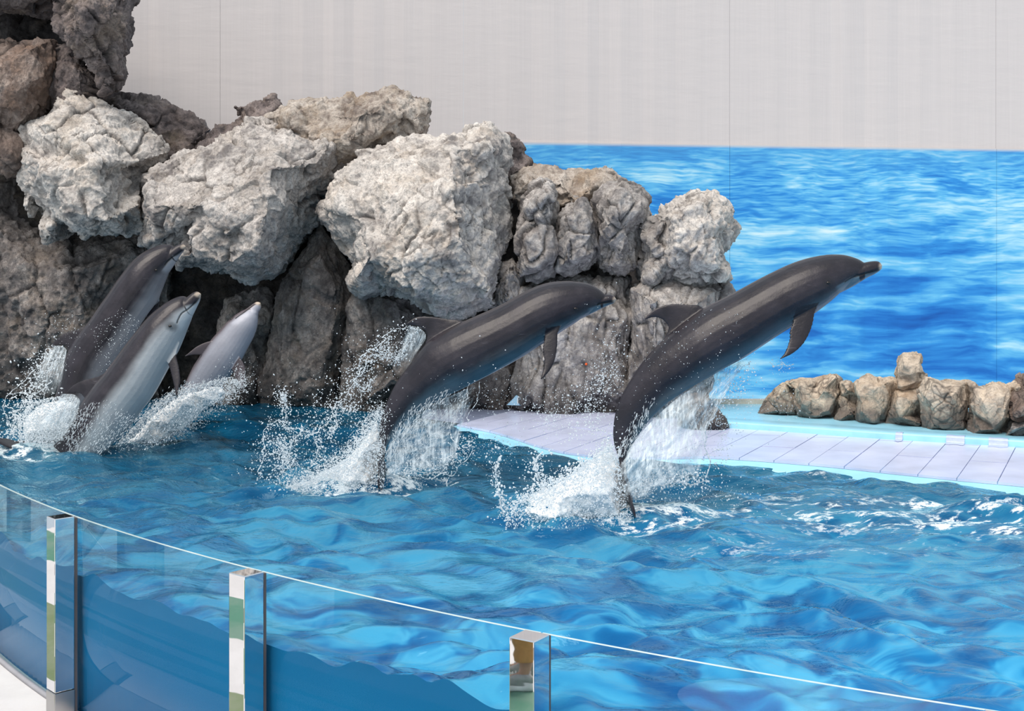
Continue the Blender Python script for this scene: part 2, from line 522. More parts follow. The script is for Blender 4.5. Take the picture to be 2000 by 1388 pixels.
ROCKS = []
cliff = tag(empty('rock_cliff', tuple(W(600, 800, 15.0)[:2]) + (0.0,)), 'grey-white artificial rock cliff of stacked boulders behind the pool', 'cliff')
def rock(name, label, poly, Yc, bulge, thick, mat, pts=None, spacing=70, seed=0, voxel=0.02, jit=0.35, lean=0.0,
         facet=(0.55, 0.13), mid=(0.20, 0.20), tiny=(0.075, 0.28), terrace=0.10, pits=0.035, crack_lo=0.0, cw=0.05, fine=0.008, crack=0.05, vstretch=1.0, cat='rock', group=None, relief=1.0, fill=True, Yslope=0.0, round_=0.55, smooth_it=0, edge_y=None):
    """a boulder: its outline seen from the stand, its facets built out towards the pool, its own thickness behind.
    Yc distance of the rim, bulge how far the middle stands out; pts = [(px, py, metres out from the rim)]"""
    rg = random.Random(seed * 31 + 5)
    poly = [tuple(map(float, p)) for p in poly]
    cx = sum(p[0] for p in poly) / len(poly); cy = sum(p[1] for p in poly) / len(poly)
    ymin = min(p[1] for p in poly); ymax = max(p[1] for p in poly)
    def rim(px, py): return Yc + Yslope * (px - cx) / 100.0 + lean * (0.5 - (py - ymin) / (ymax - ymin + 1e-6))
    inner = []
    if pts:
        inner += [(a, b, c * relief) for a, b, c in pts]
        pts = inner[:]
    tries = 0
    w = max(p[0] for p in poly) - min(p[0] for p in poly); h = ymax - ymin
    rad = round_ * 0.5 * min(w, h)
    while fill and tries < 400:
        tries += 1
        a = rg.uniform(cx - w, cx + w); b = rg.uniform(ymin, ymax)
        if not inside((a, b), poly): continue
        d = poly_edge_dist(np.array((a, b)), poly)
        if d < spacing * 0.28: continue
        if any((a - q[0]) ** 2 + ((b - q[1])) ** 2 < spacing ** 2 for q in inner): continue
        if pts:
            ws = [(1.0 / ((a - q[0]) ** 2 + (b - q[1]) ** 2 + 50), q[2]) for q in pts]
            ws.append((1.0 / (d * d + 50), 0.0))
            out = sum(u * v for u, v in ws) / sum(u for u, v in ws)
        else:
            t = min(1.0, d / rad); out = bulge * math.sqrt(max(0, 1 - (1 - t) ** 2))
        out += bulge * jit * rg.uniform(-1, 1) * min(1, d / spacing)
        inner.append((a, b, max(0.02, out)))
    # close samples along the outline
    ol = []
    for i in range(len(poly)):
        a, b = poly[i], poly[(i + 1) % len(poly)]
        L = math.hypot(b[0] - a[0], b[1] - a[1]); m = max(1, int(L / (spacing * 0.8)))
        for k in range(m): ol.append((a[0] + (b[0] - a[0]) * k / m, a[1] + (b[1] - a[1]) * k / m))
    n0 = len(ol)
    v2 = [Vector(p) for p in ol] + [Vector((q[0], q[1])) for q in inner]
    res = delaunay_2d_cdt(v2, [(i, (i + 1) % n0) for i in range(n0)], [], 1, 1e-4)
    rv, rf = res[0], res[2]
    org = res[3]
    bm = bmesh.new()
    fv = []
    for i, v in enumerate(rv):
        src = org[i][0] if org[i] else -1
        out = inner[src - n0][2] if src >= n0 else 0.0
        fv.append(bm.verts.new(W(v.x, v.y, rim(v.x, v.y) - out)))
    for f in rf:
        try: bm.faces.new([fv[i] for i in f])
        except ValueError: pass
    # back: the outline drawn in behind
    edges = [e for e in bm.edges if len(e.link_faces) == 1]
    ex = bmesh.ops.extrude_edge_only(bm, edges=edges)
    nv = [g for g in ex['geom'] if isinstance(g, bmesh.types.BMVert)]
    c0 = W(cx, cy, rim(cx, cy) + thick)
    for v in nv:
        o = v.co.copy()
        v.co = o.lerp(c0, 0.22); v.co.y = o.y + thick * (0.8 + 0.2 * rg.random())
    ne = [g for g in ex['geom'] if isinstance(g, bmesh.types.BMEdge)]
    ct = bm.verts.new(c0 + Vector((0, thick * 0.15, 0)))
    for e in ne:
        if len(e.link_faces) == 1: bm.faces.new((e.verts[0], e.verts[1], ct))
    bmesh.ops.recalc_face_normals(bm, faces=bm.faces[:])
    o = bm_obj(name, bm, mat, None, True)
    me = remesh(o, voxel, smooth_it)
    co = get_co(me); no = get_no(me)
    s = np.array([1, 1, 1.0 / vstretch])
    wz = np.stack([fbm(co * 2.2 + 5 * k, 2, seed + 60 + k) for k in range(3)], 1) * 0.10
    d = np.zeros(len(co)); grime_shade = np.zeros(len(co))
    # chipped facets at two sizes: every cell is a plane with its own tilt
    for (cs, amp), sd_ in ((facet, 1), (mid, 2), (tiny, 3)):
        if amp <= 0: continue
        d1, d2, off, r = cells((co + wz) * s / cs, seed * 5 + sd_ * 13)
        pl = (off * r).sum(1) * cs * amp
        d += np.clip(pl, -0.35 * cs * amp * 2, 0.35 * cs * amp * 2)
        if crack and sd_ == 1:
            cr = fbm(co * 1.7, 2, seed + 3)
            g_ = (1 - sm((d2 - d1) * cs, 0.0, cw)) * sm(cr, crack_lo, crack_lo + 0.25)
            d -= crack * g_; grime_shade = np.maximum(grime_shade, g_ ** 2)
        if crack and sd_ == 2:
            cr = fbm(co * 2.3, 2, seed + 31)
            g_ = (1 - sm((d2 - d1) * cs, 0.0, 0.026)) * sm(cr, 0.1, 0.35)
            d -= crack * 0.25 * g_; grime_shade = np.maximum(grime_shade, 0.8 * g_ ** 2)
    rdg = 1 - np.abs(fbm(co * s * 5.5 + wz * 6, 4, seed + 9))
    tq_ = fbm(co * s * 2.6 + wz * 4, 4, seed + 77, 0.6) * 7.0
    fq_ = np.floor(tq_); tt_ = tq_ - fq_
    d += (fq_ + sm(tt_, 0.70, 1.0)) / 7.0 * terrace
    d += (rdg - 0.75) * 0.030 * min(1.0, fine / 0.010)
    d += fbm(co * s * 24, 3, seed + 21) * fine
    if pits:
        d1, d2, off, r = cells((co + wz) * s / 0.15, seed * 3 + 101)
        pm_ = (1 - sm(d1, 0.10, 0.36)) * (r[:, 0] > 0.25) * sm(fbm(co * 1.5, 2, seed + 88), -0.1, 0.3)
        d -= pits * pm_; grime_shade = np.maximum(grime_shade, 0.55 * pm_)  # shadow in the pits darkened through the colour mask
    lim = 0.6 * bulge + 0.08
    d = np.clip(d, -lim, lim)
    set_co(me, co + no * d[:, None])
    at = me.attributes.new('grime_shade', 'FLOAT', 'POINT'); at.data.foreach_set('value', grime_shade.astype(np.float32))
    # origin at the foot
    co = get_co(me)
    base = np.array([co[:, 0].mean(), co[:, 1].mean(), co[:, 2].min()])
    set_co(me, co - base)
    o.location = base
    if group == G:
        child(o, cliff); o['label'] = label
    else: tag(o, label, cat, group)
    ROCKS.append(o)
    return o

G = 'boulders of the artificial rock cliff'
# --- high left
rock('boulder', 'purplish grey wedge-shaped boulder hanging at the top left corner above the cliff',
     [(97, -70), (262, -70), (243, 15), (243, 60), (235, 90), (226, 140), (214, 184), (196, 186), (184, 150), (152, 108), (125, 86), (103, 64)], 14.9, 0.55, 0.9, RM_DARK,
     pts=[(165, 20, 0.65), (205, 40, 0.42), (170, 80, 0.5), (195, 120, 0.35), (140, 60, 0.45), (205, 165, 0.16)], spacing=46, seed=1, voxel=0.016, group=G)
rock('boulder', 'brown vertically streaked rock block at the left edge under the dark hollow',
     [(-80, 74), (40, 76), (104, 72), (108, 112), (100, 175), (95, 215), (62, 240), (46, 262), (40, 345), (-80, 350)], 15.2, 0.45, 1.0, RM_BROWN, spacing=60, seed=2, vstretch=3.0,
     pts=[(60, 95, 0.42), (85, 150, 0.40), (30, 180, 0.5), (-30, 150, 0.5), (20, 300, 0.35)], voxel=0.016, jit=0.25, group=G)
rock('boulder', 'small brown rock wedged between the streaked block and the hanging boulder',
     [(104, 80), (140, 84), (180, 130), (204, 180), (200, 200), (170, 212), (140, 212), (100, 226), (92, 175)], 15.25, 0.3, 0.6, RM_DARK, spacing=34, seed=3, voxel=0.016, group=G)
rock('boulder', 'rough rock darkened as shade behind the top left hollow',
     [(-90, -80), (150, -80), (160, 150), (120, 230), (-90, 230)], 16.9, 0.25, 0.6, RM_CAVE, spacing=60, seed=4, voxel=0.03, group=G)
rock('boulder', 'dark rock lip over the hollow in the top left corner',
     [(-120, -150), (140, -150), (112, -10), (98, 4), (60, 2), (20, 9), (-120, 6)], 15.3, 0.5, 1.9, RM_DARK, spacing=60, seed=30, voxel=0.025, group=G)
# --- back ridges
rock('boulder', 'dark smooth brown rock lobe behind the pale left boulder',
     [(185, 186), (225, 186), (270, 192), (300, 194), (345, 214), (385, 230), (412, 250), (395, 290), (340, 330), (280, 330), (230, 260)], 15.9, 0.4, 0.8, RM_DARK, spacing=60, seed=5, jit=0.2, facet=(0.5, 0.15), group=G)
rock('boulder', 'thin dark ridge of rock with a hooked tip against the pale wall',
     [(362, 300), (410, 258), (450, 236), (466, 222), (455, 206), (484, 206), (512, 201), (534, 189), (548, 200), (540, 240), (480, 290), (420, 320)], 15.7, 0.3, 0.6, RM_DARK, spacing=42, seed=6, facet=(0.3, 0.15), crack=0, group=G, voxel=0.016)
# --- the big pale boulders
rock('boulder', 'pale boulder with ragged dripping lower edge at the left of the cliff',
     [(130, 177), (185, 190), (250, 218), (318, 262), (330, 300), (292, 318), (276, 345), (280, 400), (284, 452), (250, 462), (210, 456), (165, 462), (132, 440), (104, 430), (110, 470), (88, 476), (80, 440), (80, 402), (58, 384), (50, 420), (38, 350), (43, 285), (40, 246), (88, 226)],
     15.1, 0.75, 1.2, RM_BRIGHT,
     pts=[(92, 240, 0.5), (130, 205, 0.22), (190, 232, 0.32), (285, 312, 0.28), (272, 400, 0.5), (212, 430, 0.78), (135, 414, 0.82), (90, 335, 0.8), (180, 318, 0.85), (72, 300, 0.22), (56, 300, 0.34), (100, 440, 0.5), (60, 360, 0.3)],
     spacing=150, fill=False, relief=1.25, seed=7, jit=0.12, voxel=0.016, group=G)
rock('boulder', 'broad pale slab-topped boulder forming the crest of the cliff',
     [(500, 236), (545, 205), (600, 193), (640, 199), (700, 189), (768, 178), (800, 184), (840, 197), (838, 228), (832, 262), (795, 268), (760, 272), (725, 295), (700, 330), (640, 350), (590, 330), (540, 280)],
     15.0, 0.55, 1.3, RM_TOP, spacing=52, seed=8,
     pts=[(560, 222, 0.25), (640, 222, 0.32), (700, 225, 0.62), (690, 270, 0.72), (740, 215, 0.55), (770, 225, 0.35), (810, 235, 0.20), (620, 270, 0.55), (760, 255, 0.4)], jit=0.15, voxel=0.016, group=G)
rock('boulder', 'huge craggy grey-white boulder overhanging the dark cave',
     [(274, 342), (330, 311), (400, 286), (450, 262), (500, 236), (545, 228), (600, 244), (650, 262), (690, 290), (700, 312), (655, 350), (622, 396), (630, 420), (602, 452), (575, 490), (548, 528), (500, 552), (462, 548), (420, 530), (380, 516), (348, 526), (340, 500), (302, 488), (272, 478), (286, 452), (278, 400)],
     14.9, 0.9, 1.5, RM_WHITE,
     pts=[(290, 352, 0.42), (400, 302, 0.48), (480, 288, 0.62), (560, 262, 0.4), (640, 285, 0.48), (532, 330, 0.98), (522, 420, 1.12), (500, 480, 1.12), (498, 530, 0.78), (450, 515, 0.98), (400, 500, 0.85), (308, 465, 0.55), (300, 400, 0.72), (400, 400, 1.0), (620, 318, 0.6), (598, 352, 0.52), (568, 430, 0.38), (545, 500, 0.42), (355, 505, 0.6)],
     spacing=150, fill=False, relief=1.25, seed=9, jit=0.12, voxel=0.016, group=G)
rock('boulder', 'largest bright white boulder in the middle above the second dolphin',
     [(620, 402), (650, 355), (690, 318), (720, 285), (790, 265), (860, 262), (895, 258), (938, 250), (956, 244), (986, 270), (1000, 330), (1004, 390), (996, 450), (978, 500), (968, 560), (976, 602), (940, 606), (905, 622), (860, 616), (800, 594), (745, 574), (705, 580), (680, 560), (688, 524), (672, 495), (650, 470), (625, 425)],
     14.3, 1.0, 1.6, RM_BRIGHT,
     pts=[(950, 268, 0.3), (945, 290, 0.58), (885, 375, 1.02), (900, 470, 1.18), (945, 570, 0.85), (700, 335, 0.38), (800, 302, 0.42), (885, 290, 0.55), (660, 402, 0.45), (740, 352, 0.66), (800, 425, 1.05), (855, 375, 0.92), (705, 440, 0.66), (722, 500, 0.92), (820, 505, 1.22), (700, 538, 0.72), (780, 556, 1.0), (860, 576, 1.02), (920, 590, 0.82), (962, 340, 0.46), (955, 430, 0.42), (962, 505, 0.48)],
     spacing=150, fill=False, relief=1.25, seed=10, jit=0.10, voxel=0.016, group=G)
rock('boulder', 'narrow dark brown crag behind the right shoulder of the middle boulder',
     [(955, 262), (998, 261), (1016, 276), (1022, 300), (1037, 312), (1034, 330), (1018, 345), (1000, 380), (970, 360)], 14.9, 0.3, 0.8, RM_DARK, spacing=36, seed=11, voxel=0.016, group=G)
# --- columns to the right
rock('boulder', 'brown flat rock capping the cracked columns right of the middle boulder',
     [(996, 345), (1030, 326), (1060, 324), (1110, 328), (1160, 326), (1200, 328), (1222, 350), (1215, 400), (1120, 410), (1030, 400), (1000, 390)], 14.55, 0.35, 0.9, RM_TOP, spacing=46, seed=12, lean=0.4, voxel=0.016, group=G)
rock('boulder', 'leftmost of three cracked rock knobs right of the middle boulder',
     [(1014, 540), (1006, 470), (1012, 430), (1020, 380), (1044, 358), (1070, 354), (1086, 372), (1090, 404), (1078, 440), (1088, 500), (1080, 540), (1048, 548)], 14.0, 0.45, 0.9, RM_COLW, facet=(0.34, 0.15), mid=(0.14, 0.14), crack=0.045, crack_lo=-0.30, cw=0.026, spacing=40, seed=13, vstretch=1.5, voxel=0.016, group=G)
rock('boulder', 'middle one of three cracked rock knobs, pointed at its top',
     [(1080, 536), (1078, 470), (1086, 420), (1108, 392), (1126, 378), (1146, 384), (1166, 440), (1170, 490), (1160, 520), (1120, 540)], 14.0, 0.45, 0.9, RM_COLW, facet=(0.34, 0.15), mid=(0.14, 0.14), crack=0.045, crack_lo=-0.30, cw=0.026, spacing=40, seed=14, vstretch=1.5, voxel=0.016, group=G)
rock('boulder', 'right one of three cracked rock knobs with a jutting shoulder',
     [(1176, 530), (1166, 470), (1160, 400), (1180, 366), (1212, 352), (1240, 362), (1264, 384), (1266, 425), (1246, 450), (1250, 520), (1222, 540)], 13.95, 0.5, 1.0, RM_COLW, facet=(0.34, 0.15), mid=(0.14, 0.14), crack=0.045, crack_lo=-0.30, cw=0.026, spacing=42, seed=15, vstretch=1.4, voxel=0.016, group=G)
rock('boulder', 'pale lump filling the gap left of the rounded stone tower',
     [(1248, 560), (1252, 500), (1246, 440), (1262, 425), (1290, 418), (1318, 430), (1320, 500), (1310, 560)], 13.75, 0.35, 0.8, RM_COLW, facet=(0.34, 0.15), mid=(0.14, 0.14), crack=0.045, crack_lo=-0.30, cw=0.026, spacing=40, seed=16, voxel=0.016, group=G)
rock('boulder', 'rounded knobbly pale stone tower at the right end of the cliff',
     [(1296, 540), (1290, 470), (1285, 420), (1310, 398), (1335, 376), (1366, 369), (1400, 372), (1424, 390), (1430, 420), (1441, 440), (1434, 478), (1420, 500), (1425, 545), (1396, 560), (1340, 566)],
     13.7, 0.65, 1.1, RM_BRIGHT, spacing=50, seed=17, jit=0.15, facet=(0.4, 0.16), mid=(0.14, 0.25), voxel=0.015, group=G)
rock('boulder', 'tall cracked grey column under the stone tower behind the leading dolphin',
     [(1236, 845), (1226, 740), (1232, 640), (1226, 560), (1262, 545), (1330, 555), (1400, 548), (1428, 556), (1436, 580), (1424, 640), (1400, 700), (1388, 760), (1376, 845)],
     13.75, 0.5, 1.3, RM_COLW, facet=(0.34, 0.15), mid=(0.14, 0.14), crack=0.045, crack_lo=-0.30, cw=0.026, spacing=60, seed=18, vstretch=2.6, jit=0.3, lean=-0.2, voxel=0.018, group=G)
rock('boulder', 'dark wet stone lying on the ledge at the foot of the stone tower',
     [(1326, 838), (1332, 790), (1360, 772), (1396, 776), (1402, 800), (1414, 835), (1370, 846)], 12.75, 0.25, 0.4, RM_WALL, spacing=30, seed=19, voxel=0.014, group=G)
rock('boulder', 'grey streaked rock face between the second dolphin and the leading dolphin',
     [(1010, 850), (1000, 740), (1016, 640), (1010, 560), (1050, 540), (1110, 532), (1170, 536), (1230, 540), (1244, 600), (1246, 720), (1244, 850)],
     14.2, 0.45, 1.0, RM_COLW, facet=(0.34, 0.15), mid=(0.14, 0.14), crack=0.045, crack_lo=-0.30, cw=0.026, spacing=62, seed=20, vstretch=3.0, jit=0.35, voxel=0.018, group=G)
rock('boulder', 'white-grey crack-lined rock beneath the middle boulder beside the second dolphin',
     [(962, 640), (958, 560), (972, 505), (1000, 500), (1026, 540), (1024, 600), (1010, 650)], 14.3, 0.35, 0.8, RM_COLW, facet=(0.34, 0.15), mid=(0.14, 0.14), crack=0.045, crack_lo=-0.30, cw=0.026, spacing=36, seed=21, vstretch=1.6, voxel=0.016, group=G)
rock('boulder', 'dark wet rock wall behind the second dolphin under the middle boulder',
     [(664, 840), (668, 720), (676, 600), (690, 545), (760, 560), (840, 590), (920, 600), (1000, 610), (1030, 700), (1030, 845)],
     14.75, 0.45, 1.0, RM_WALL, spacing=80, seed=22, vstretch=1.6, jit=0.4, voxel=0.02, group=G)
rock('boulder', 'brown rock wall with vertical ribs right of the cave at the waterline',
     [(506, 825), (512, 740), (520, 640), (545, 560), (585, 500), (625, 430), (655, 470), (684, 520), (690, 600), (672, 720), (676, 825)],
     15.2, 0.45, 1.0, RM_WALL, spacing=70, seed=23, vstretch=2.4, jit=0.4, voxel=0.02, group=G)
rock('boulder', 'dark rock pillar behind the small pale dolphin at the mouth of the cave',
     [(418, 825), (424, 720), (430, 640), (440, 582), (470, 572), (520, 560), (540, 600), (524, 700), (520, 825)], 15.35, 0.35, 0.8, RM_WALL, spacing=60, seed=24, vstretch=2.2, jit=0.3, voxel=0.02, group=G)
rock('boulder', 'weathered grey-brown rock wall behind the two left dolphins',
     [(-160, 840), (-160, 290), (-20, 290), (48, 330), (60, 380), (80, 440), (140, 448), (210, 450), (290, 450), (330, 505), (330, 600), (310, 700), (318, 840)],
     16.0, 0.55, 1.0, RM_WALL, spacing=84, seed=26, jit=0.45, vstretch=1.4, voxel=0.022, mid=(0.2, 0.3), group=G)
rock('boulder', 'shade-darkened back wall inside the cave behind the dolphins',
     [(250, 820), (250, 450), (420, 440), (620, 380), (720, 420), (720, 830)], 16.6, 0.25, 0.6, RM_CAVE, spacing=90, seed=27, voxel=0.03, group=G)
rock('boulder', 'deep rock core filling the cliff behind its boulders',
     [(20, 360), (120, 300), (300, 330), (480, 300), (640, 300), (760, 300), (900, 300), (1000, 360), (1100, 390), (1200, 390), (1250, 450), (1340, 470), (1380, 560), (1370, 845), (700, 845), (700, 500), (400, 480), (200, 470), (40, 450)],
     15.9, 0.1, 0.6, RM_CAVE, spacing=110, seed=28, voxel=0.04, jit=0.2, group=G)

# --- the low row of sandy rocks on the deck
def zp(L): return [(1380 + a / 3.226, 680 + b / 3.226) for a, b in L]
def rowY(px): return 13.58 - (px - 1500) * 0.0034
G2 = 'sandy rocks on the light blue deck'
small = [
    ('low sloping grey-brown rock at the left end of the sandy rock row', [(338, 402), (400, 310), (490, 220), (540, 208), (566, 260), (580, 432), (460, 416)], RM_SAND, 0.25),
    ('wide sandy rock with a raised snub top, second from the left in the row', [(500, 216), (600, 195), (690, 200), (760, 165), (812, 152), (850, 190), (848, 250), (806, 450), (690, 442), (574, 432), (562, 260)], RM_SAND, 0.30),
    ('narrow leaning sandy rock beside the wide snub-topped rock', [(800, 450), (830, 390), (862, 300), (852, 212), (910, 203), (945, 235), (970, 300), (960, 370), (950, 480), (895, 474)], RM_SAND, 0.22),
    ('lumpy pitted sandy rock left of the tall upright rock', [(938, 218), (1020, 168), (1062, 186), (1090, 206), (1140, 172), (1196, 192), (1208, 232), (1180, 290), (1150, 400), (1136, 500), (960, 492), (940, 420), (960, 330)], RM_SAND, 0.30),
    ('tall upright sandy rock standing highest of the low rock row', [(1206, 250), (1214, 120), (1240, 26), (1300, 23), (1356, 30), (1366, 110), (1388, 160), (1412, 190), (1404, 270), (1340, 270), (1262, 268)], RM_SAND, 0.22),
    ('orange-stained rounded rock beneath the tall upright rock', [(1126, 498), (1166, 380), (1195, 264), (1260, 252), (1332, 260), (1362, 340), (1376, 512), (1300, 522), (1218, 516)], RM_SAND, 0.32),
    ('broad creased sandy rock right of the tall upright rock', [(1362, 340), (1345, 256), (1394, 176), (1480, 200), (1560, 200), (1622, 206), (1662, 192), (1704, 226), (1702, 272), (1648, 330), (1640, 532), (1500, 530), (1400, 530), (1368, 512)], RM_SAND, 0.30),
    ('sandy rock right of the dark upright gap in the row', [(1664, 540), (1688, 420), (1684, 320), (1702, 246), (1762, 246), (1832, 207), (1882, 226), (1902, 240), (1960, 208), (1998, 240), (1940, 310), (1930, 440), (1888, 558), (1740, 552)], RM_SAND, 0.30),
    ('reddish brown rock at the right edge above the grey one', [(1916, 330), (1950, 280), (1992, 236), (2010, 150), (2090, 140), (2110, 440), (1980, 456), (1925, 430)], RM_BROWN, 0.26),
    ('grey rounded rock at the right edge under the reddish one', [(1880, 560), (1925, 462), (2000, 446), (2110, 450), (2120, 575)], RM_GREY, 0.28),
]
for i, (lab, P, mt, bl) in enumerate(small):
    P = zp(P)
    gx, gy = sum(q[0] for q in P) / len(P), sum(q[1] for q in P) / len(P); yb_ = max(q[1] for q in P)
    P = [(gx + (a - gx) * 1.07, b + (4 if b > yb_ - 12 and i != 4 else 0) + (3 if i == 4 and b > gy else 0)) for a, b in P]
    mx = sum(p[0] for p in P) / len(P)
    yy = rowY(mx) + (0.12 if i == 4 else 0)
    rock('row_rock', lab, P, yy, bl, 0.34, mt, spacing=26, seed=40 + i, voxel=0.0085, jit=0.25, facet=(0.20, 0.14), mid=(0.09, 0.12), tiny=(0.035, 0.08), terrace=0.02, pits=0.012, fine=0.0025, crack=0.010, crack_lo=0.0, cw=0.022, group=G2, smooth_it=3)

# ---------------------------------------------------------------- barrier curve (round pool edge) and water
# posts measured on the barrier: circle through three points of the glass
A_, B_, C_ = np.array([-3.3, 7.9]), np.array([-1.24, 5.77]), np.array([1.39, 4.02])
def circ(a, b, c):
    M = 2 * np.array([b - a, c - a]); r = np.array([b @ b - a @ a, c @ c - a @ a])
    ctr = np.linalg.solve(M, r); return ctr, np.linalg.norm(a - ctr)
CC, CR = circ(A_, B_, C_)
def cpt(th, r): return np.array([CC[0] + r * math.cos(th), CC[1] + r * math.sin(th)])
def th_of(p): return math.atan2(p[1] - CC[1], p[0] - CC[0])

def wave_height(X, Y):
    """sum of many travelling waves with a little warp; metres"""
    rg = np.random.RandomState(4)
    P = np.stack([X, Y, np.zeros_like(X)], 1)
    wx = fbm(P * 0.8, 2, 91) * 0.35; wy = fbm(P * 0.8 + 40, 2, 92) * 0.35
    x, y = X + wx, Y + wy
    h = np.zeros_like(X)
    for k in range(46):
        lam = 0.13 * (1.085 ** k)                     # 0.22 .. 9 m
        if lam > 2.2: break
        a = rg.normal(1.45, 0.75)                     # crests run mostly across the view
        kx, ky = math.cos(a), math.sin(a)
        amp = 0.0062 * (lam / 0.5) ** 0.85 * (0.80 if lam < 0.2 else 1.05 if lam < 0.8 else 0.5)
        h += amp * np.sin(2 * math.pi / lam * (kx * x + ky * y) + rg.uniform(0, 6.28))
    CHK = h.copy()
    calm = 0.55 + 0.45 * fbm(P * 0.45 + 7, 2, 95)
    h *= 0.55 + 0.9 * np.clip(calm, 0, 1)
    return h

SPLASH_C = [(0.95, 8.6, 0.9), (-1.1, 9.7, 0.9), (-4.5, 11.3, 1.3), (3.9, 9.2, 0.8)]     # x, y, reach
def foam_mask(X, Y):
    P = np.stack([X, Y, np.zeros_like(X)], 1)
    m = np.zeros_like(X)
    n1 = fbm(P * np.array([4.5, 9.0, 1]), 4, 71)
    web = 1 - np.abs(fbm(P * np.array([6.0, 12.0, 1]) + n1[:, None] * 0.9, 3, 72)) * 2.2
    for (x, y, r) in SPLASH_C[:3]:
        d = np.hypot(X - x, (Y - y) * 1.3)
        m = np.maximum(m, (1 - sm(d, 0.25 * r, 1.1 * r)) * sm(web + 0.25 * n1, 0.25, 0.85))
    # churned streaks to the right of the leading dolphin
    for (x, y, rx, ry, g) in ((3.3, 8.95, 0.75, 0.30, 0.9), (4.3, 8.3, 0.8, 0.42, 1.0), (3.6, 8.3, 1.6, 0.8, 0.85), (2.2, 8.7, 1.7, 0.9, 0.55), (1.8, 7.6, 1.8, 0.7, 0.30), (2.2, 10.2, 2.0, 0.35, 0.35)):
        d = np.hypot((X - x) / rx, (Y - y) / ry)
        m = np.maximum(m, g * (1 - sm(d, 0.15, 1.15)) * sm(web + 0.35 * n1, 0.45, 0.85) * 1.2)
    return np.clip(m, 0, 1)

def mat_water():
    n = NT('pool_water')
    p = n.pos()
    s = n.sep(p)
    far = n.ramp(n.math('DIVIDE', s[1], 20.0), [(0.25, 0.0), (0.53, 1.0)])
    big = n.noise(n.mapping(p, (1.3, 2.6, 1)), 1.0, 3, 0.5, 1.2)
    # light on the near water painted into its colour as wavering pale patches
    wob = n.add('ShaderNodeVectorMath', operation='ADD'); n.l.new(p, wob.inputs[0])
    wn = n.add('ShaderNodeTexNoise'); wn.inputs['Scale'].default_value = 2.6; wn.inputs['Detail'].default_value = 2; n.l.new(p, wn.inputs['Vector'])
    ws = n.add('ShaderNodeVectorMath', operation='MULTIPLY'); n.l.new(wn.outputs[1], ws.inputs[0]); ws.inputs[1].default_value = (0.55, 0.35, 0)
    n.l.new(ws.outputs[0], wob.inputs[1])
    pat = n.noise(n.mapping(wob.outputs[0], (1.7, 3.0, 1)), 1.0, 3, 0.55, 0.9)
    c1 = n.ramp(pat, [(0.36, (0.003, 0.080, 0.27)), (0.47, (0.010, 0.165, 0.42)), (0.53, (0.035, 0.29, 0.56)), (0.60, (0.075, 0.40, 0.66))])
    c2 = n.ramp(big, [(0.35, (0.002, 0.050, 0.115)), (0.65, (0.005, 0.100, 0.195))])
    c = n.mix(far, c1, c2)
    fm = n.attr('foam')[2]
    fn = n.noise(n.mapping(p, (1, 1.8, 1)), 22.0, 6, 0.75)
    ff = n.math('MULTIPLY', fm, n.ramp(fn, [(0.40, 0.15), (0.58, 1.0)]))
    ff = n.ramp(ff, [(0.18, 0.0), (0.60, 1.0)])
    c = n.mix(ff, c, (0.86, 0.92, 0.95))
    rough = n.math('ADD', 0.025, n.math('MULTIPLY', ff, 0.5))
    near = n.noise(n.mapping(p, (5.0, 8.0, 1)), 1.0, 3, 0.5, 0.8)
    fine = n.noise(n.mapping(p, (16.0, 34.0, 1)), 1.0, 3, 0.6)
    fw = n.ramp(n.math('DIVIDE', s[1], 20.0), [(0.30, 0.35), (0.5, 1.0)])
    h = n.math('ADD', n.math('MULTIPLY', near, fw), n.math('MULTIPLY', n.math('MULTIPLY', fine, 0.35), fw))
    n.bump(h, 0.6, 0.04)
    nrm_ = n.bsdf.inputs['Normal'].links[0].from_socket
    n.n.remove(n.bsdf)
    df = n.add('ShaderNodeBsdfDiffuse'); n.l.new(c, df.inputs['Color']); n.l.new(nrm_, df.inputs['Normal'])
    gl = n.add('ShaderNodeBsdfGlossy'); gl.inputs['Color'].default_value = (0.60, 0.92, 1.0, 1)
    n.l.new(rough, gl.inputs['Roughness']); n.l.new(nrm_, gl.inputs['Normal'])
    lw = n.add('ShaderNodeLayerWeight'); lw.inputs[0].default_value = 0.5; n.l.new(nrm_, lw.inputs['Normal'])
    fr = n.math('ADD', n.math('MULTIPLY', n.math('POWER', lw.outputs['Facing'], 3.4), 0.95), 0.02)
    mx = n.add('ShaderNodeMixShader'); n.l.new(fr, mx.inputs[0])
    n.l.new(df.outputs[0], mx.inputs[1]); n.l.new(gl.outputs[0], mx.inputs[2]); n.l.new(mx.outputs[0], n.out.inputs[0])
    return n.mat

def mat_waterside():
    n = NT('water_seen_through_glass')
    p = n.pos()
    f = n.noise(n.mapping(p, (0.5, 0.5, 0.9)), 1.0, 3, 0.5, 0.4)
    c = n.ramp(f, [(0.3, (0.002, 0.12, 0.30)), (0.7, (0.004, 0.17, 0.38))])
    return n.base(c, 0.5, spec=0.1)

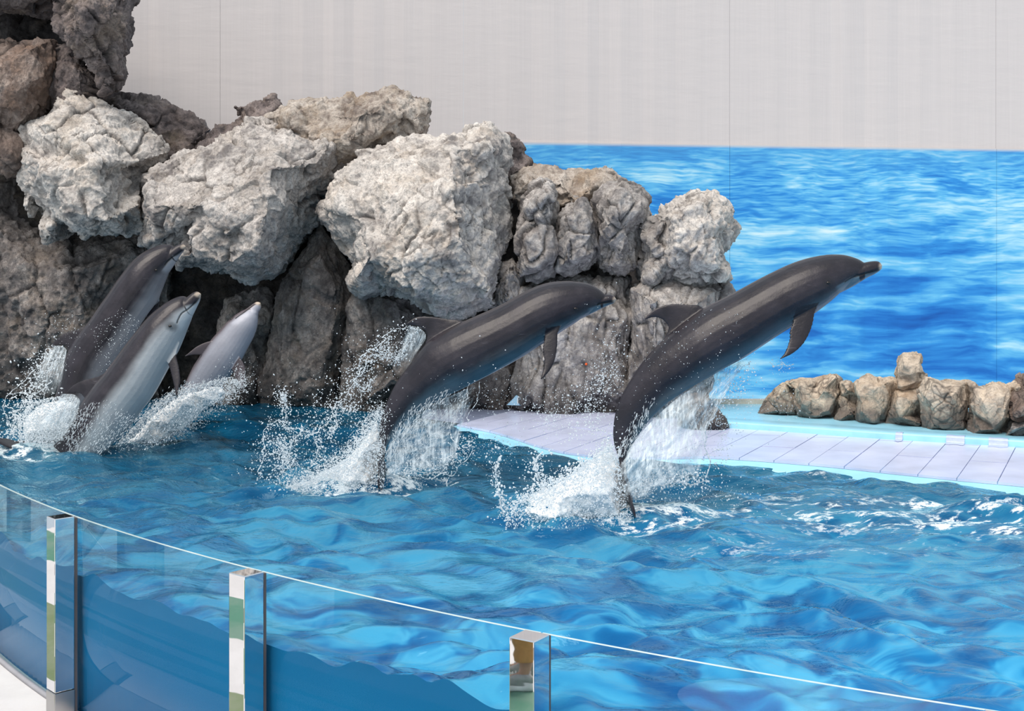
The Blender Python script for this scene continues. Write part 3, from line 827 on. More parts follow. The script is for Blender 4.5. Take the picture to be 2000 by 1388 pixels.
# grid in a frame turned 45 degrees, so that the barrier is a function of the row
e1 = np.array([1, -1]) / math.sqrt(2); e2 = np.array([1, 1]) / math.sqrt(2)
INSET = 0.03
def F_q(p):
    c1, c2 = CC @ e1, CC @ e2
    r = CR - INSET
    d = p - c1
    d0 = cpt(math.radians(207), r) @ e1 - c1
    if d < d0:          # past the stands the pool wall runs on straight
        return c2 - math.sqrt(r * r - d0 * d0) + (d - d0) * d0 / math.sqrt(r * r - d0 * d0)
    if abs(d) < r * 0.96: return c2 - math.sqrt(r * r - d * d)
    edge = c2 - math.sqrt(r * r - (0.96 * r) ** 2)
    return edge + (abs(d) - 0.96 * r) * 3.4
ps = np.concatenate([np.linspace(-17, -8.6, 90, endpoint=False), np.linspace(-8.6, 2.2, 400, endpoint=False), np.linspace(2.2, 8, 110)])
NQ = 470
tt = np.linspace(0, 1, NQ)
qs_rel = tt * 0.55 + 0.45 * tt ** 2.2
QMAX = 22.0
V = np.empty((len(ps), NQ, 3))
for i, p in enumerate(ps):
    q0 = F_q(p)
    q = q0 + (QMAX - q0) * qs_rel
    V[i, :, 0] = p * e1[0] + q * e2[0]; V[i, :, 1] = p * e1[1] + q * e2[1]; V[i, :, 2] = 0
flat = V.reshape(-1, 3)
Hh = wave_height(flat[:, 0], flat[:, 1])
# swells raised around the leaps, and the surge running along the ledge
for (x, y, r) in SPLASH_C[:3]:
    d = np.hypot(flat[:, 0] - x, flat[:, 1] - y)
    Hh += 0.05 * np.exp(-(d / (0.8 * r)) ** 2) + 0.025 * np.cos(d * 7.5) * np.exp(-(d / (1.5 * r)) ** 2)
P3 = np.stack([flat[:, 0], flat[:, 1], np.zeros(len(flat))], 1)
Hh += 0.03 * np.exp(-(((flat[:, 1] - (9.75 - 0.22 * flat[:, 0])) / 0.35) ** 2)) * sm(flat[:, 0], 0.8, 2.0)
Hh = np.clip(Hh, -0.09, 0.10)
# kept below the ledge
fy = np.interp(flat[:, 0], FR[:, 0], FR[:, 1], left=99)
Hh = np.where(flat[:, 1] > fy - 0.10, np.minimum(Hh * 0.4, 0.015), Hh)
flat[:, 2] = Hh
ii, jj = np.meshgrid(np.arange(len(ps) - 1), np.arange(NQ - 1), indexing='ij')
a = (ii * NQ + jj).ravel()
faces = np.stack([a, a + NQ, a + NQ + 1, a + 1], 1)
fc = flat[faces].mean(1)
lim_y = np.interp(fc[:, 0], [-20, -0.6, 0.2, 9], [17.3, 17.3, 14.3, 13.6])
faces = faces[(fc[:, 1] < lim_y) & (fc[:, 0] < 8.5)]
me = mesh_np('pool_water', flat, faces)
att = me.attributes.new('foam', 'FLOAT', 'POINT')
att.data.foreach_set('value', foam_mask(flat[:, 0], flat[:, 1]).astype(np.float32))
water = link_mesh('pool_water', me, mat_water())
tag(water, 'rippling blue pool water with drifting white foam', 'water', kind='stuff')
# the side of the water body standing against the glass
bm = bmesh.new()
rows = []
for i in range(0, len(ps)):
    x, y, z = V[i, 0]
    z = float(Hh[i * NQ])
    rows.append([bm.verts.new((x, y, z)), bm.verts.new((x, y, -0.4)), bm.verts.new((x, y, -0.95))])
for i in range(len(rows) - 1):
    for j in range(2):
        bm.faces.new((rows[i][j], rows[i][j + 1], rows[i + 1][j + 1], rows[i + 1][j]))
bm_obj('water_side', bm, mat_waterside(), water, True)

# ---------------------------------------------------------------- walkway outside the pool
FZ = -0.76
def mat_walk():
    n = NT('walkway_paint')
    p = n.obj()
    s = n.sep(p)
    r = n.math('SQRT', n.math('ADD', n.math('MULTIPLY', s[0], s[0]), n.math('MULTIPLY', s[1], s[1])))
    d = n.math('SUBTRACT', r, CR)
    wob = n.math('ADD', d, n.math('MULTIPLY', n.math('SUBTRACT', n.noise(p, 3.0, 3), 0.5), 0.05))
    k = n.math('DIVIDE', wob, 8.0)
    white = (0.74, 0.71, 0.70); green = (0.07, 0.23, 0.15); olive = (0.16, 0.22, 0.09)
    c = n.ramp(k, [(0.0, white), (0.42 / 8, olive), (1.25 / 8, white), (2.0 / 8, green), (2.7 / 8, white), (3.3 / 8, (0.16, 0.15, 0.15)), (3.6 / 8, white)], 'CONSTANT')
    f = n.noise(p, 2.2, 6, 0.65)
    c = n.mix(n.math('MULTIPLY', n.ramp(f, [(0.35, 1.0), (0.6, 0.0)]), 0.25), c, (0.45, 0.42, 0.40))
    n.bump(n.noise(p, 60.0, 4), 0.15, 0.005)
    return n.base(c, 0.6)
bm = bmesh.new()
N = 120
ths = np.linspace(math.radians(207), math.radians(318), N)
r0, r1 = CR - 0.25, CR + 9.0
rows = [[bm.verts.new((r * math.cos(t), r * math.sin(t), z)) for r, z in ((r0, 0), (r1, 0), (r1, -0.2), (r0, -0.2))] for t in ths]
for i in range(N - 1):
    for j in range(4):
        bm.faces.new((rows[i][j], rows[i + 1][j], rows[i + 1][(j + 1) % 4], rows[i][(j + 1) % 4]))
bmesh.ops.recalc_face_normals(bm, faces=bm.faces[:])
walk = bm_obj('floor', bm, mat_walk())
walk.location = (CC[0], CC[1], FZ)
tag(walk, kind='structure')

# ---------------------------------------------------------------- glass barrier
def mat_glass():
    n = NT('clear_barrier_glass')
    n.n.remove(n.bsdf)
    tr = n.add('ShaderNodeBsdfTransparent'); tr.inputs[0].default_value = (0.90, 0.975, 0.985, 1)
    gl = n.add('ShaderNodeBsdfGlossy'); gl.inputs['Roughness'].default_value = 0.0
    lw = n.add('ShaderNodeLayerWeight'); lw.inputs[0].default_value = 0.5
    fr = n.math('ADD', n.math('MULTIPLY', n.math('POWER', lw.outputs['Facing'], 5.0), 0.5), 0.008)
    mx = n.add('ShaderNodeMixShader'); n.l.new(fr, mx.inputs[0])
    n.l.new(tr.outputs[0], mx.inputs[1]); n.l.new(gl.outputs[0], mx.inputs[2])
    n.l.new(mx.outputs[0], n.out.inputs[0])
    return n.mat
def mat_edge():
    n = NT('polished_glass_edge')
    return n.base(n.ramp(n.noise(n.pos(), 5.0), [(0.3, (0.50, 0.66, 0.68)), (0.7, (0.72, 0.84, 0.84))]), 0.15)
M_GLASS, M_GEDGE = mat_glass(), mat_edge()
def mat_steel(name, base, rough, wav):
    n = NT(name)
    p = n.pos()
    n.bump(n.noise(n.mapping(p, (2, 2, 7)), 1.0, 2), wav, 0.01)
    return n.base(n.ramp(n.noise(p, 9.0, 4), [(0.3, tuple(x * 0.93 for x in base)), (0.7, base)]), rough, 1.0)
M_CHROME = mat_steel('polished_steel', (0.86, 0.86, 0.88), 0.02, 0.10)
M_STEEL = mat_steel('brushed_steel', (0.50, 0.49, 0.49), 0.30, 0.3)
M_RUBBER = mat_plain('dark_grey_sealant', (0.10, 0.085, 0.09), 0.6)
TOP = 0.35
barrier = tag(empty('glass_barrier', (CC[0] + CR * math.cos(th_of(B_)), CC[1] + CR * math.sin(th_of(B_)), FZ)), 'curved glass pool barrier with polished square steel posts', 'barrier')
post_xy = [np.array([-2.62, 7.12]), np.array([-1.26, 5.79]), np.array([0.075, 4.82])]
def post_px(t):
    q = cpt(t, CR + 0.03 + PW / 2); return CX + F * q[0] / q[1]
PW = 0.112
def solve_th(px, t):
    for _ in range(40):
        e = post_px(t) - px; g = (post_px(t + 1e-4) - post_px(t - 1e-4)) / 2e-4
        t -= e / g
    return t
pth = [solve_th(px, th_of(q)) for px, q in zip((118, 481, 1034), post_xy)]
dth = (pth[2] - pth[0]) / 2
allth = [pth[0] - 2 * dth, pth[0] - dth] + pth + [pth[2] + dth, pth[2] + 2 * dth]
GT = 0.016
for k in range(len(allth) - 1):
    t0, t1 = allth[k], allth[k + 1]
    g = 0.004 / CR
    N = 22
    bm = bmesh.new()
    rows = []
    for i in range(N + 1):
        t = t0 + g + (t1 - t0 - 2 * g) * i / N
        rows.append([bm.verts.new((CC[0] + r * math.cos(t), CC[1] + r * math.sin(t), z)) for r, z in ((CR - GT / 2, FZ + 0.004), (CR + GT / 2, FZ + 0.004), (CR + GT / 2, TOP), (CR - GT / 2, TOP))])
    for i in range(N):
        for j in range(4):
            f = bm.faces.new((rows[i][j], rows[i + 1][j], rows[i + 1][(j + 1) % 4], rows[i][(j + 1) % 4]))
            f.material_index = 1 if j == 2 else 0
            f.smooth = j in (1, 3)
    bm.faces.new(rows[0]); bm.faces.new(rows[-1][::-1])
    bmesh.ops.recalc_face_normals(bm, faces=bm.faces[:])
    me = bpy.data.meshes.new('glass_panel'); bm.to_mesh(me); bm.free()
    me.materials.append(M_GLASS); me.materials.append(M_GEDGE)
    gp = link_mesh('glass_panel', me, None, None, False)
    child(gp, barrier)
    # sealing bead along the foot of the pane
    bm = bmesh.new()
    rows = []
    for i in range(N + 1):
        t = t0 + g + (t1 - t0 - 2 * g) * i / N
        rows.append([bm.verts.new((CC[0] + r * math.cos(t), CC[1] + r * math.sin(t), z)) for r, z in ((CR + 0.009, FZ + 0.001), (CR + 0.034, FZ + 0.001), (CR + 0.022, FZ + 0.018), (CR + 0.009, FZ + 0.024))])
    for i in range(N):
        for j in range(4):
            bm.faces.new((rows[i][j], rows[i + 1][j], rows[i + 1][(j + 1) % 4], rows[i][(j + 1) % 4]))
    bm.faces.new(rows[0]); bm.faces.new(rows[-1][::-1])
    bmesh.ops.recalc_face_normals(bm, faces=bm.faces[:])
    child(bm_obj('sealing_bead', bm, mat_plain('grey_sealing_bead', (0.33, 0.33, 0.36), 0.7) if k == 0 else bpy.data.materials['grey_sealing_bead'], None, True), barrier)

def boxm(bm, c, s, bevel=0.0):
    r = bmesh.ops.create_cube(bm, size=1, matrix=Matrix.Translation(c) @ Matrix.Diagonal((*s, 1)))
    if bevel:
        es = list({e for v in r['verts'] for e in v.link_edges})
        bmesh.ops.bevel(bm, geom=es, offset=bevel, segments=2, affect='EDGES', profile=0.5)
PW = 0.112
for k, t in enumerate(allth):
    H = TOP - FZ + 0.012
    bm = bmesh.new(); boxm(bm, (0, 0, 0.16 + (H - 0.16) / 2), (PW, PW, H - 0.16), 0.004)
    post = bm_obj('post', bm, M_CHROME)
    post.location = (CC[0] + (CR + 0.03 + PW / 2) * math.cos(t), CC[1] + (CR + 0.03 + PW / 2) * math.sin(t), FZ)
    post.rotation_euler = (0, 0, t)
    child(post, barrier)
    bm = bmesh.new(); boxm(bm, (0, 0, 0.0795), (PW + 0.004, PW + 0.004, 0.153), 0.004)
    bm_obj('base_sleeve', bm, M_STEEL, post)
    bm = bmesh.new(); boxm(bm, (0, 0, 0.004), (PW + 0.05, PW + 0.05, 0.008), 0.002)
    bm_obj('sealant_foot', bm, M_RUBBER, post)
    bm = bmesh.new(); boxm(bm, (-PW / 2 - 0.011, 0, H / 2), (0.020, 0.10, H - 0.02), 0.002)
    bm_obj('gasket', bm, M_RUBBER, post)

# ---------------------------------------------------------------- dolphins
def mat_skin():
    n = NT('wet_dolphin_skin')
    p = n.obj()
    c = n.attr('Col')[0]
    f = n.noise(p, 5.0, 5, 0.6, 0.3)
    c = n.mix(n.math('MULTIPLY', n.ramp(f, [(0.42, 0.0), (0.72, 1.0)]), 0.16), c, (0.12, 0.105, 0.135))
    sc = n.noise(n.mapping(p, (3, 3, 26), rot=(0, 0.6, 0)), 2.0, 3, 0.6)
    c = n.mix(n.math('MULTIPLY', n.ramp(sc, [(0.66, 0.0), (0.74, 1.0)]), 0.16), c, (0.28, 0.26, 0.30))
    n.bump(n.noise(p, 9.0, 5, 0.65), 0.30, 0.02)
    m = n.base(c, n.math('ADD', 0.22, n.math('MULTIPLY', f, 0.36)))
    n.bsdf.inputs['Specular IOR Level'].default_value = 0.4
    n.bsdf.inputs['Coat Weight'].default_value = 0.12
    n.bsdf.inputs['Coat Roughness'].default_value = 0.16
    return m
M_SKIN = mat_skin()
def mat_eye():
    n = NT('dark_eye'); return n.base(n.ramp(n.noise(n.obj(), 40.0), [(0.3, (0.004, 0.003, 0.003)), (0.7, (0.02, 0.015, 0.014))]), 0.08)
M_EYE = mat_eye()

def ring_loft(bm, rings, cap=True):
    R = [[bm.verts.new(v) for v in r] for r in rings]
    n = len(R[0])
    for i in range(len(R) - 1):
        for j in range(n):
            bm.faces.new((R[i][j], R[i][(j + 1) % n], R[i + 1][(j + 1) % n], R[i + 1][j]))
    if cap:
        bm.faces.new(R[0][::-1]); bm.faces.new(R[-1])
    return R

def dolphin(label, Y, body, beak, fin, flip, fluke, mouth, eye, blow, roll=0.0, belly=(0.062, 0.120, 0.165), dark=(0.0135, 0.0105, 0.0155),  # default belly: blue reflection of the water painted into the colour
            wscale=1.0, belly_edge=(-0.80, -0.25), flip_w=(0.75, 1.35), flips=None, yaw=0.0):
    def P2(p): v = W(p[0], p[1], Y); return np.array([v.x, v.z])
    bm = bmesh.new()
    yh = np.array([0, 1.0, 0])
    def v3(p2, y=0.0): return np.array([p2[0], Y + y, p2[1]])
    NR = 28
    ang = np.linspace(0, 2 * math.pi, NR, endpoint=False)
    # body: pairs of back line and belly line
    Us, Ls = [], []
    tot = len(body)
    U_all = []; L_all = []
    for k, (u, l) in enumerate(body):
        n = 26
        us = smooth_curve([P2(p) for p in u], n) if len(u) > 1 else None
        ls = smooth_curve([P2(p) for p in l], n)
        if k: us, ls = us[1:], ls[1:]
        U_all.append(us); L_all.append(ls)
    U = np.vstack(U_all); L = np.vstack(L_all)
    for it in range(3):      # ease the kinks between the pieces
        U[1:-1] = 0.25 * U[:-2] + 0.5 * U[1:-1] + 0.25 * U[2:]
        L[1:-1] = 0.25 * L[:-2] + 0.5 * L[1:-1] + 0.25 * L[2:]
    C = (U + L) / 2; Hv = (U - L) / 2
    hl = np.linalg.norm(Hv, axis=1)
    s = np.linspace(0, 1, len(U))
    wr = np.interp(s, [0, 0.06, 0.15, 0.3, 0.55, 0.75, 0.9, 1.0], [0.80, 0.86, 0.92, 0.98, 0.95, 0.72, 0.50, 0.42]) * wscale
    hw = hl * wr
    rings = []
    for i in range(len(U)):
        ca, sa = np.cos(ang), np.sin(ang)
        rings.append([v3(C[i] + Hv[i] * ca[j], hw[i] * sa[j]) for j in range(NR)])
    # rounded brow in front
    t0 = C[0] - C[1]; t0 /= np.linalg.norm(t0)
    fr = []
    for k in (0.9, 0.6, 0.3):
        q = math.sqrt(1 - k * k)
        fr.append([v3(C[0] + t0 * hl[0] * 0.45 * k + Hv[0] * math.cos(a) * q, hw[0] * math.sin(a) * q) for a in ang])
    ring_loft(bm, fr + rings)
    # beak
    bu = smooth_curve([P2(p) for p in beak[0]], 22); bl = smooth_curve([P2(p) for p in beak[1]], 22)
    rr = []
    for i in range(22):
        c = (bu[i] + bl[i]) / 2; h = (bu[i] - bl[i]) / 2
        t = i / 21
        w = np.linalg.norm(h) * np.interp(t, [0, 0.1, 0.5, 1], [1.0, 1.0, 1.02, 0.95])
        rr.append([v3(c + h * math.cos(a), w * math.sin(a)) for a in ang])
    bt = (bu[0] + bl[0]) / 2; bd = bt - (bu[1] + bl[1]) / 2; bd /= np.linalg.norm(bd) + 1e-9
    h0 = (bu[0] - bl[0]) / 2
    tipr = [v3(bt + bd * np.linalg.norm(h0) * 0.5 + h0 * 0.55 * math.cos(a), np.linalg.norm(h0) * 0.55 * math.sin(a)) for a in ang]
    ring_loft(bm, [tipr] + rr)
    # fins: lists of leading and trailing edge points from root to tip
    def blade(lead, trail, y0, y1, tk, n=16, curve=1.0):
        le = smooth_curve([P2(p) for p in lead], n); te = smooth_curve([P2(p) for p in trail], n)
        rgs = []
        ca_ = np.array([0.0, CH])
        for i in range(n):
            t = i / (n - 1)
            kf = (Y + y0 + (y1 - y0) * t ** curve) / Y
            le[i] = ca_ + (le[i] - ca_) * kf; te[i] = ca_ + (te[i] - ca_) * kf
            m = (le[i] + te[i]) / 2; hv = (le[i] - te[i]) / 2
            c = np.linalg.norm(hv)
            yy = y0 + (y1 - y0) * t ** curve
            th = max(0.0125, tk * c * (1 - 0.3 * t))
            rgs.append([v3(m + hv * math.cos(a), yy + th * math.sin(a) * (0.75 + 0.25 * math.cos(a))) for a in np.linspace(0, 2 * math.pi, 14, endpoint=False)])
        ring_loft(bm, rgs)
    if fin: blade(fin[0], fin[1], 0, 0, 0.17)
    hb = hl[len(hl) // 4]
    # flukes, flat across the body
    f0, f1, span = P2(fluke[0]), P2(fluke[1]), fluke[2]
    td = f1 - f0; fl = np.linalg.norm(td); td /= fl
    nd = np.array([-td[1], td[0]])
    rgs = []
    for w in np.linspace(-1, 1, 25):
        a = abs(w)
        le = fl * (0.05 + 0.62 * a ** 1.15)
        te = fl * (0.86 + 0.14 * math.sin(min(1, a * 2.2) * math.pi * 0.5) - 0.10 * a ** 3)
        if te - le < 0.015: te = le + 0.015
        m = f0 + td * (le + te) / 2; ch = (te - le) / 2
        th = max(0.010, 0.10 * ch * (1.25 - a))
        if a < 0.12: th *= 1.5
        rgs.append([v3(m + td * ch * math.cos(q) + nd * th * math.sin(q), span * w) for q in np.linspace(0, 2 * math.pi, 14, endpoint=False)])
    ring_loft(bm, rgs)
    # narrow stock joining the body to the flukes
    e_c, e_h, e_w = C[-1], Hv[-1], hw[-1]
    st = []
    for t in np.linspace(0, 1, 8):
        c = e_c * (1 - t) + (f0 + td * fl * 0.45) * t
        h = e_h / np.linalg.norm(e_h) * (np.linalg.norm(e_h) * (1 - t) + 0.016 * t)
        w = e_w * (1 - t) + 0.045 * t
        st.append([v3(c + h * math.cos(a), w * math.sin(a)) for a in ang])
    ring_loft(bm, st)
    # roll about the long axis; the flippers are then set on the rolled body
    axis = C[2] - C[len(C) // 2]; axis = Vector((axis[0], 0, axis[1])).normalized()
    piv = Vector(v3(C[len(C) // 3]))
    Mx = Matrix.Translation(piv) @ Matrix.Rotation(yaw, 4, 'Z') @ Matrix.Rotation(roll, 4, axis) @ Matrix.Translation(-piv)
    bmesh.ops.transform(bm, matrix=Mx, verts=bm.verts[:])
    if flips is None:
        flips = [(flip[0], flip[1], -flip_w[0] * hb, -flip_w[1] * hb), (flip[0], flip[1], flip_w[0] * hb, flip_w[1] * hb)]
    for (ld, tr_, y0, y1) in flips: blade(ld, tr_, y0, y1, 0.17)
    bmesh.ops.recalc_face_normals(bm, faces=bm.faces[:])
    o = bm_obj('dolphin', bm, M_SKIN, None, True)
    me = remesh(o, 0.0065, 4)
    Mi = np.array(Mx.inverted())
    co_w = get_co(me); no_w = get_no(me)
    co = co_w @ Mi[:3, :3].T + Mi[:3, 3]
    # colouring of the hide: dark back, belly pale, by default with painted blue water bounce, dark fins
    x2 = co[:, [0, 2]]
    tq = np.linspace(0, 1, len(C)); tf = np.linspace(0, 1, 420)
    ip = lambda A: np.stack([np.interp(tf, tq, A[:, k]) for k in range(2)], 1)
    C, Hv = ip(C), ip(Hv); hl = np.interp(tf, tq, hl); hw = np.interp(tf, tq, hw)
    idx = np.zeros(len(co), dtype=int); best = np.full(len(co), 1e9)
    for i in range(len(C)):
        d = ((x2 - C[i]) ** 2).sum(1)
        m = d < best; best[m] = d[m]; idx[m] = i
    hn = Hv / hl[:, None]
    vv = ((x2 - C[idx]) * hn[idx]).sum(1) / hl[idx]
    lat = np.abs(co[:, 1] - Y)
    nz = fbm(co * 6.0, 3, 33)
    bl_ = 1 - sm(vv + 0.10 * nz, belly_edge[0], belly_edge[1])
    ahead = ((x2 - C[0]) @ t0) > 0
    rad_ = np.sqrt(vv ** 2 + (lat / hw[idx]) ** 2)
    ahead &= np.hypot(x2[:, 0] - C[0][0], x2[:, 1] - C[0][1]) < 0.30
    infin = (rad_ > 1.045) & (~ahead)
    pxv = CX + F * co_w[:, 0] / co_w[:, 1]; pyv = HY - F * (co_w[:, 2] - CH) / co_w[:, 1]
    for (ld, tr_, y0, y1) in (flips if abs(roll) < 0.1 else []):
        fo = list(ld) + list(tr_)[::-1]
        inp = np.zeros(len(co), dtype=bool)
        for i in range(len(fo)):
            xa, ya = fo[i]; xb, yb = fo[i - 1]
            if ya == yb: continue
            inp ^= ((ya > pyv) != (yb > pyv)) & (pxv < (xb - xa) * (pyv - ya) / (yb - ya) + xa)
        infin |= inp & ((co_w[:, 1] - Y) * y0 > 0) & (rad_ > 0.80)
    bl_ = np.where(infin, 0, bl_)
    colr = np.array(dark)[None, :] * (1 - bl_[:, None]) + np.array(belly)[None, :] * bl_[:, None]
    side = np.exp(-((vv - 0.05) / 0.4) ** 2) * (~infin)
    colr = colr * (1 + 0.35 * side[:, None])
    # jaw: pale below the mouth line, dark line along it, pale tip
    pxv = CX + F * co_w[:, 0] / co_w[:, 1]; pyv = HY - F * (co_w[:, 2] - CH) / co_w[:, 1]
    mq = smooth_curve([np.array(p, float) for p in mouth], 60)
    dm = np.full(len(co), 1e9); near_i = np.zeros(len(co), dtype=int)
    if abs(roll) < 0.1:
        mp = np.array([P2(p) for p in mq])
        for k in range(60):
            d = np.hypot(x2[:, 0] - mp[k, 0], x2[:, 1] - mp[k, 1]); m = d < dm; dm[m] = d[m]; near_i[m] = k
    else:
        for k in range(60):
            d = np.hypot(pxv - mq[k, 0], pyv - mq[k, 1]) * Y / F + (no_w[:, 1] > 0.2) * 1.0; m = d < dm; dm[m] = d[m]; near_i[m] = k
    # pale lower jaw under the mouth line
    tg_ = np.gradient(mq, axis=0); tg_ /= np.linalg.norm(tg_, axis=1)[:, None]
    below = (pyv - mq[near_i, 1]) * (-tg_[near_i, 0]) + (pxv - mq[near_i, 0]) * tg_[near_i, 1]
    jw = sm(below, 0.5, 4.0) * (1 - sm(dm, 0.05, 0.10)) * (~infin)
    jc = np.array(belly) * 1.3 + 0.03
    colr = colr * (1 - 0.75 * jw[:, None]) + jc[None, :] * 0.75 * jw[:, None]
    line = 1 - sm(dm, 0.004, 0.0095)
    colr = colr * (1 - 0.85 * line[:, None])
    tip = np.hypot(x2[:, 0] - bt[0], x2[:, 1] - bt[1])
    tp = 1 - sm(tip, 0.012, 0.040)
    colr = colr * (1 - tp[:, None]) + np.array([0.50, 0.41, 0.33]) * tp[:, None]
    b2 = x2[int(np.argmin(np.hypot(pxv - blow[0], pyv - blow[1])))]
    db = np.hypot(x2[:, 0] - b2[0], x2[:, 1] - b2[1]) + lat * 0.6
    hole = 1 - sm(db, 0.010, 0.026)
    colr = colr * (1 - 0.95 * hole[:, None])
    fr_ = np.where(no_w[:, 1] < 0, np.hypot(pxv - eye[0], pyv - eye[1]), 1e9); ke = int(np.argmin(fr_))
    e2_ = x2[ke]
    de = np.hypot(x2[:, 0] - e2_[0], x2[:, 1] - e2_[1])
    ep = (1 - sm(de, 0.018, 0.06)) * (lat > 0.04)
    colr = colr * (1 - 0.55 * ep[:, None])
    co_w = co_w - no_w * (0.004 * line + 0.010 * hole)[:, None]
    at = me.color_attributes.new('Col', 'FLOAT_COLOR', 'POINT')
    at.data.foreach_set('color', np.concatenate([colr, np.ones((len(co), 1))], 1).astype(np.float32).ravel())
    # eyes sit in the flank surface
    eyes = []
    for sgn in (-1, 1):
        m = (de < 0.02) & ((co[:, 1] - Y) * sgn > 0)
        ye = np.abs(co[m, 1] - Y).max() if m.any() else hb * 0.8
        eyes.append(np.array([e2_[0], Y + sgn * (ye - 0.006), e2_[1]]))
    base = piv
    set_co(me, co_w - np.array(base))
    o.location = base
    for e in eyes:
        b = bmesh.new()
        bmesh.ops.create_uvsphere(b, u_segments=14, v_segments=10, radius=0.0115)
        eo = bm_obj('eye', b, M_EYE, o, True)
        eo.location = Mx @ Vector(e) - base
        eo.scale = (1.35, 0.8, 0.9)
        eo['label'] = 'dark glossy eye'
    tag(o, label, 'dolphin', 'leaping dolphins')
    return o

# leading dolphin, right
dolphin('leading dolphin leaping highest at the right in front of the sea mural', 8.6,
    body=[([(1689, 515), (1684, 510), (1672, 504), (1652, 498), (1633, 496.5), (1612, 497)], [(1680, 538), (1672, 546), (1660, 556), (1640, 571), (1624, 586), (1606, 600)]),
          ([(1612, 497), (1580, 503), (1546, 514), (1516, 528), (1480, 546), (1429, 574), (1380, 598)], [(1606, 600), (1580, 619), (1541, 641), (1500, 667), (1457, 696), (1420, 716), (1390, 733)]),
          ([(1380, 598), (1345, 622), (1310, 650), (1277, 681), (1256, 705), (1239, 729)], [(1390, 733), (1360, 750), (1330, 768), (1301, 787), (1284, 803), (1270, 816)]),
          ([(1239, 729), (1218, 764), (1203, 799), (1197, 837), (1198, 862), (1205, 888)], [(1270, 816), (1257, 834), (1244, 852), (1234, 870), (1228, 884), (1222, 902)])],
    beak=([(1721.5, 517), (1717, 511), (1708, 509.5), (1690, 512), (1665, 520), (1640, 532)], [(1721, 525), (1716, 530), (1706, 536), (1690, 544), (1664, 560), (1640, 572)]),
    fin=([(1400, 640), (1374, 600), (1345, 594), (1312, 593), (1284, 600), (1268, 612), (1259, 623)], [(1290, 690), (1296, 662), (1304, 645), (1302, 633), (1292, 624), (1276, 620.5), (1260, 625)]),
    flip=([(1600, 590), (1592, 611), (1588, 632), (1581, 652), (1569, 672), (1549, 690), (1525, 701)], [(1556, 600), (1546, 632), (1541, 645), (1541, 662), (1536, 680), (1530, 692), (1522, 701)]),
    fluke=((1208, 895), (1236, 1004), 0.31),
    mouth=[(1722, 521), (1712, 527), (1700, 531), (1678, 537), (1660, 542), (1643, 551)], eye=(1618, 553), blow=(1614, 501), roll=-0.06)
# second dolphin
dolphin('second dolphin leaping mid-frame over the ledge before the white boulder', 9.7,
    body=[([(1184, 577), (1179, 572), (1170, 564), (1154, 555), (1137, 551), (1112, 548)], [(1172, 597), (1164, 603), (1152, 612), (1137, 621), (1121, 632), (1100, 645)]),
          ([(1112, 548), (1079, 550), (1051, 557), (1021, 571), (980, 594), (945, 610), (908, 626)], [(1100, 645), (1080, 659), (1055, 674), (1020, 697), (980, 719), (950, 735), (925, 747)]),
          ([(908, 626), (870, 645), (845, 660), (828, 675), (812, 696), (797, 716), (784, 732)], [(925, 747), (905, 758), (882, 769), (862, 779), (842, 789), (826, 797), (812, 805)]),
          ([(784, 732), (770, 754), (758, 780), (748, 805), (742, 828), (741, 846), (741, 866)], [(812, 805), (800, 815), (788, 827), (776, 840), (767, 852), (760, 864), (755, 876)])],
    beak=([(1203, 583), (1199, 578), (1192, 575), (1181, 576), (1160, 583), (1138, 593)], [(1203, 588), (1198, 592.5), (1190, 595.5), (1176, 602), (1156, 612), (1136, 622)]),
    fin=([(935, 655), (905, 627), (880, 623), (855, 619), (829, 617), (809, 620), (793, 632)], [(824, 690), (830, 668), (833, 656), (829, 646), (818, 639), (806, 636), (794, 634)]),
    flip=([(1096, 635), (1090, 651), (1089, 676), (1084, 704), (1075, 722), (1066, 733), (1058, 741)], [(1066, 640), (1061, 668), (1059, 686), (1062, 702), (1061, 718), (1058, 731), (1055, 741)]),
    fluke=((742, 868), (752, 952), 0.30),
    mouth=[(1203, 587), (1196, 589), (1186, 590), (1176, 592), (1166, 595)], eye=(1124, 603), blow=(1122, 551), roll=-0.05)
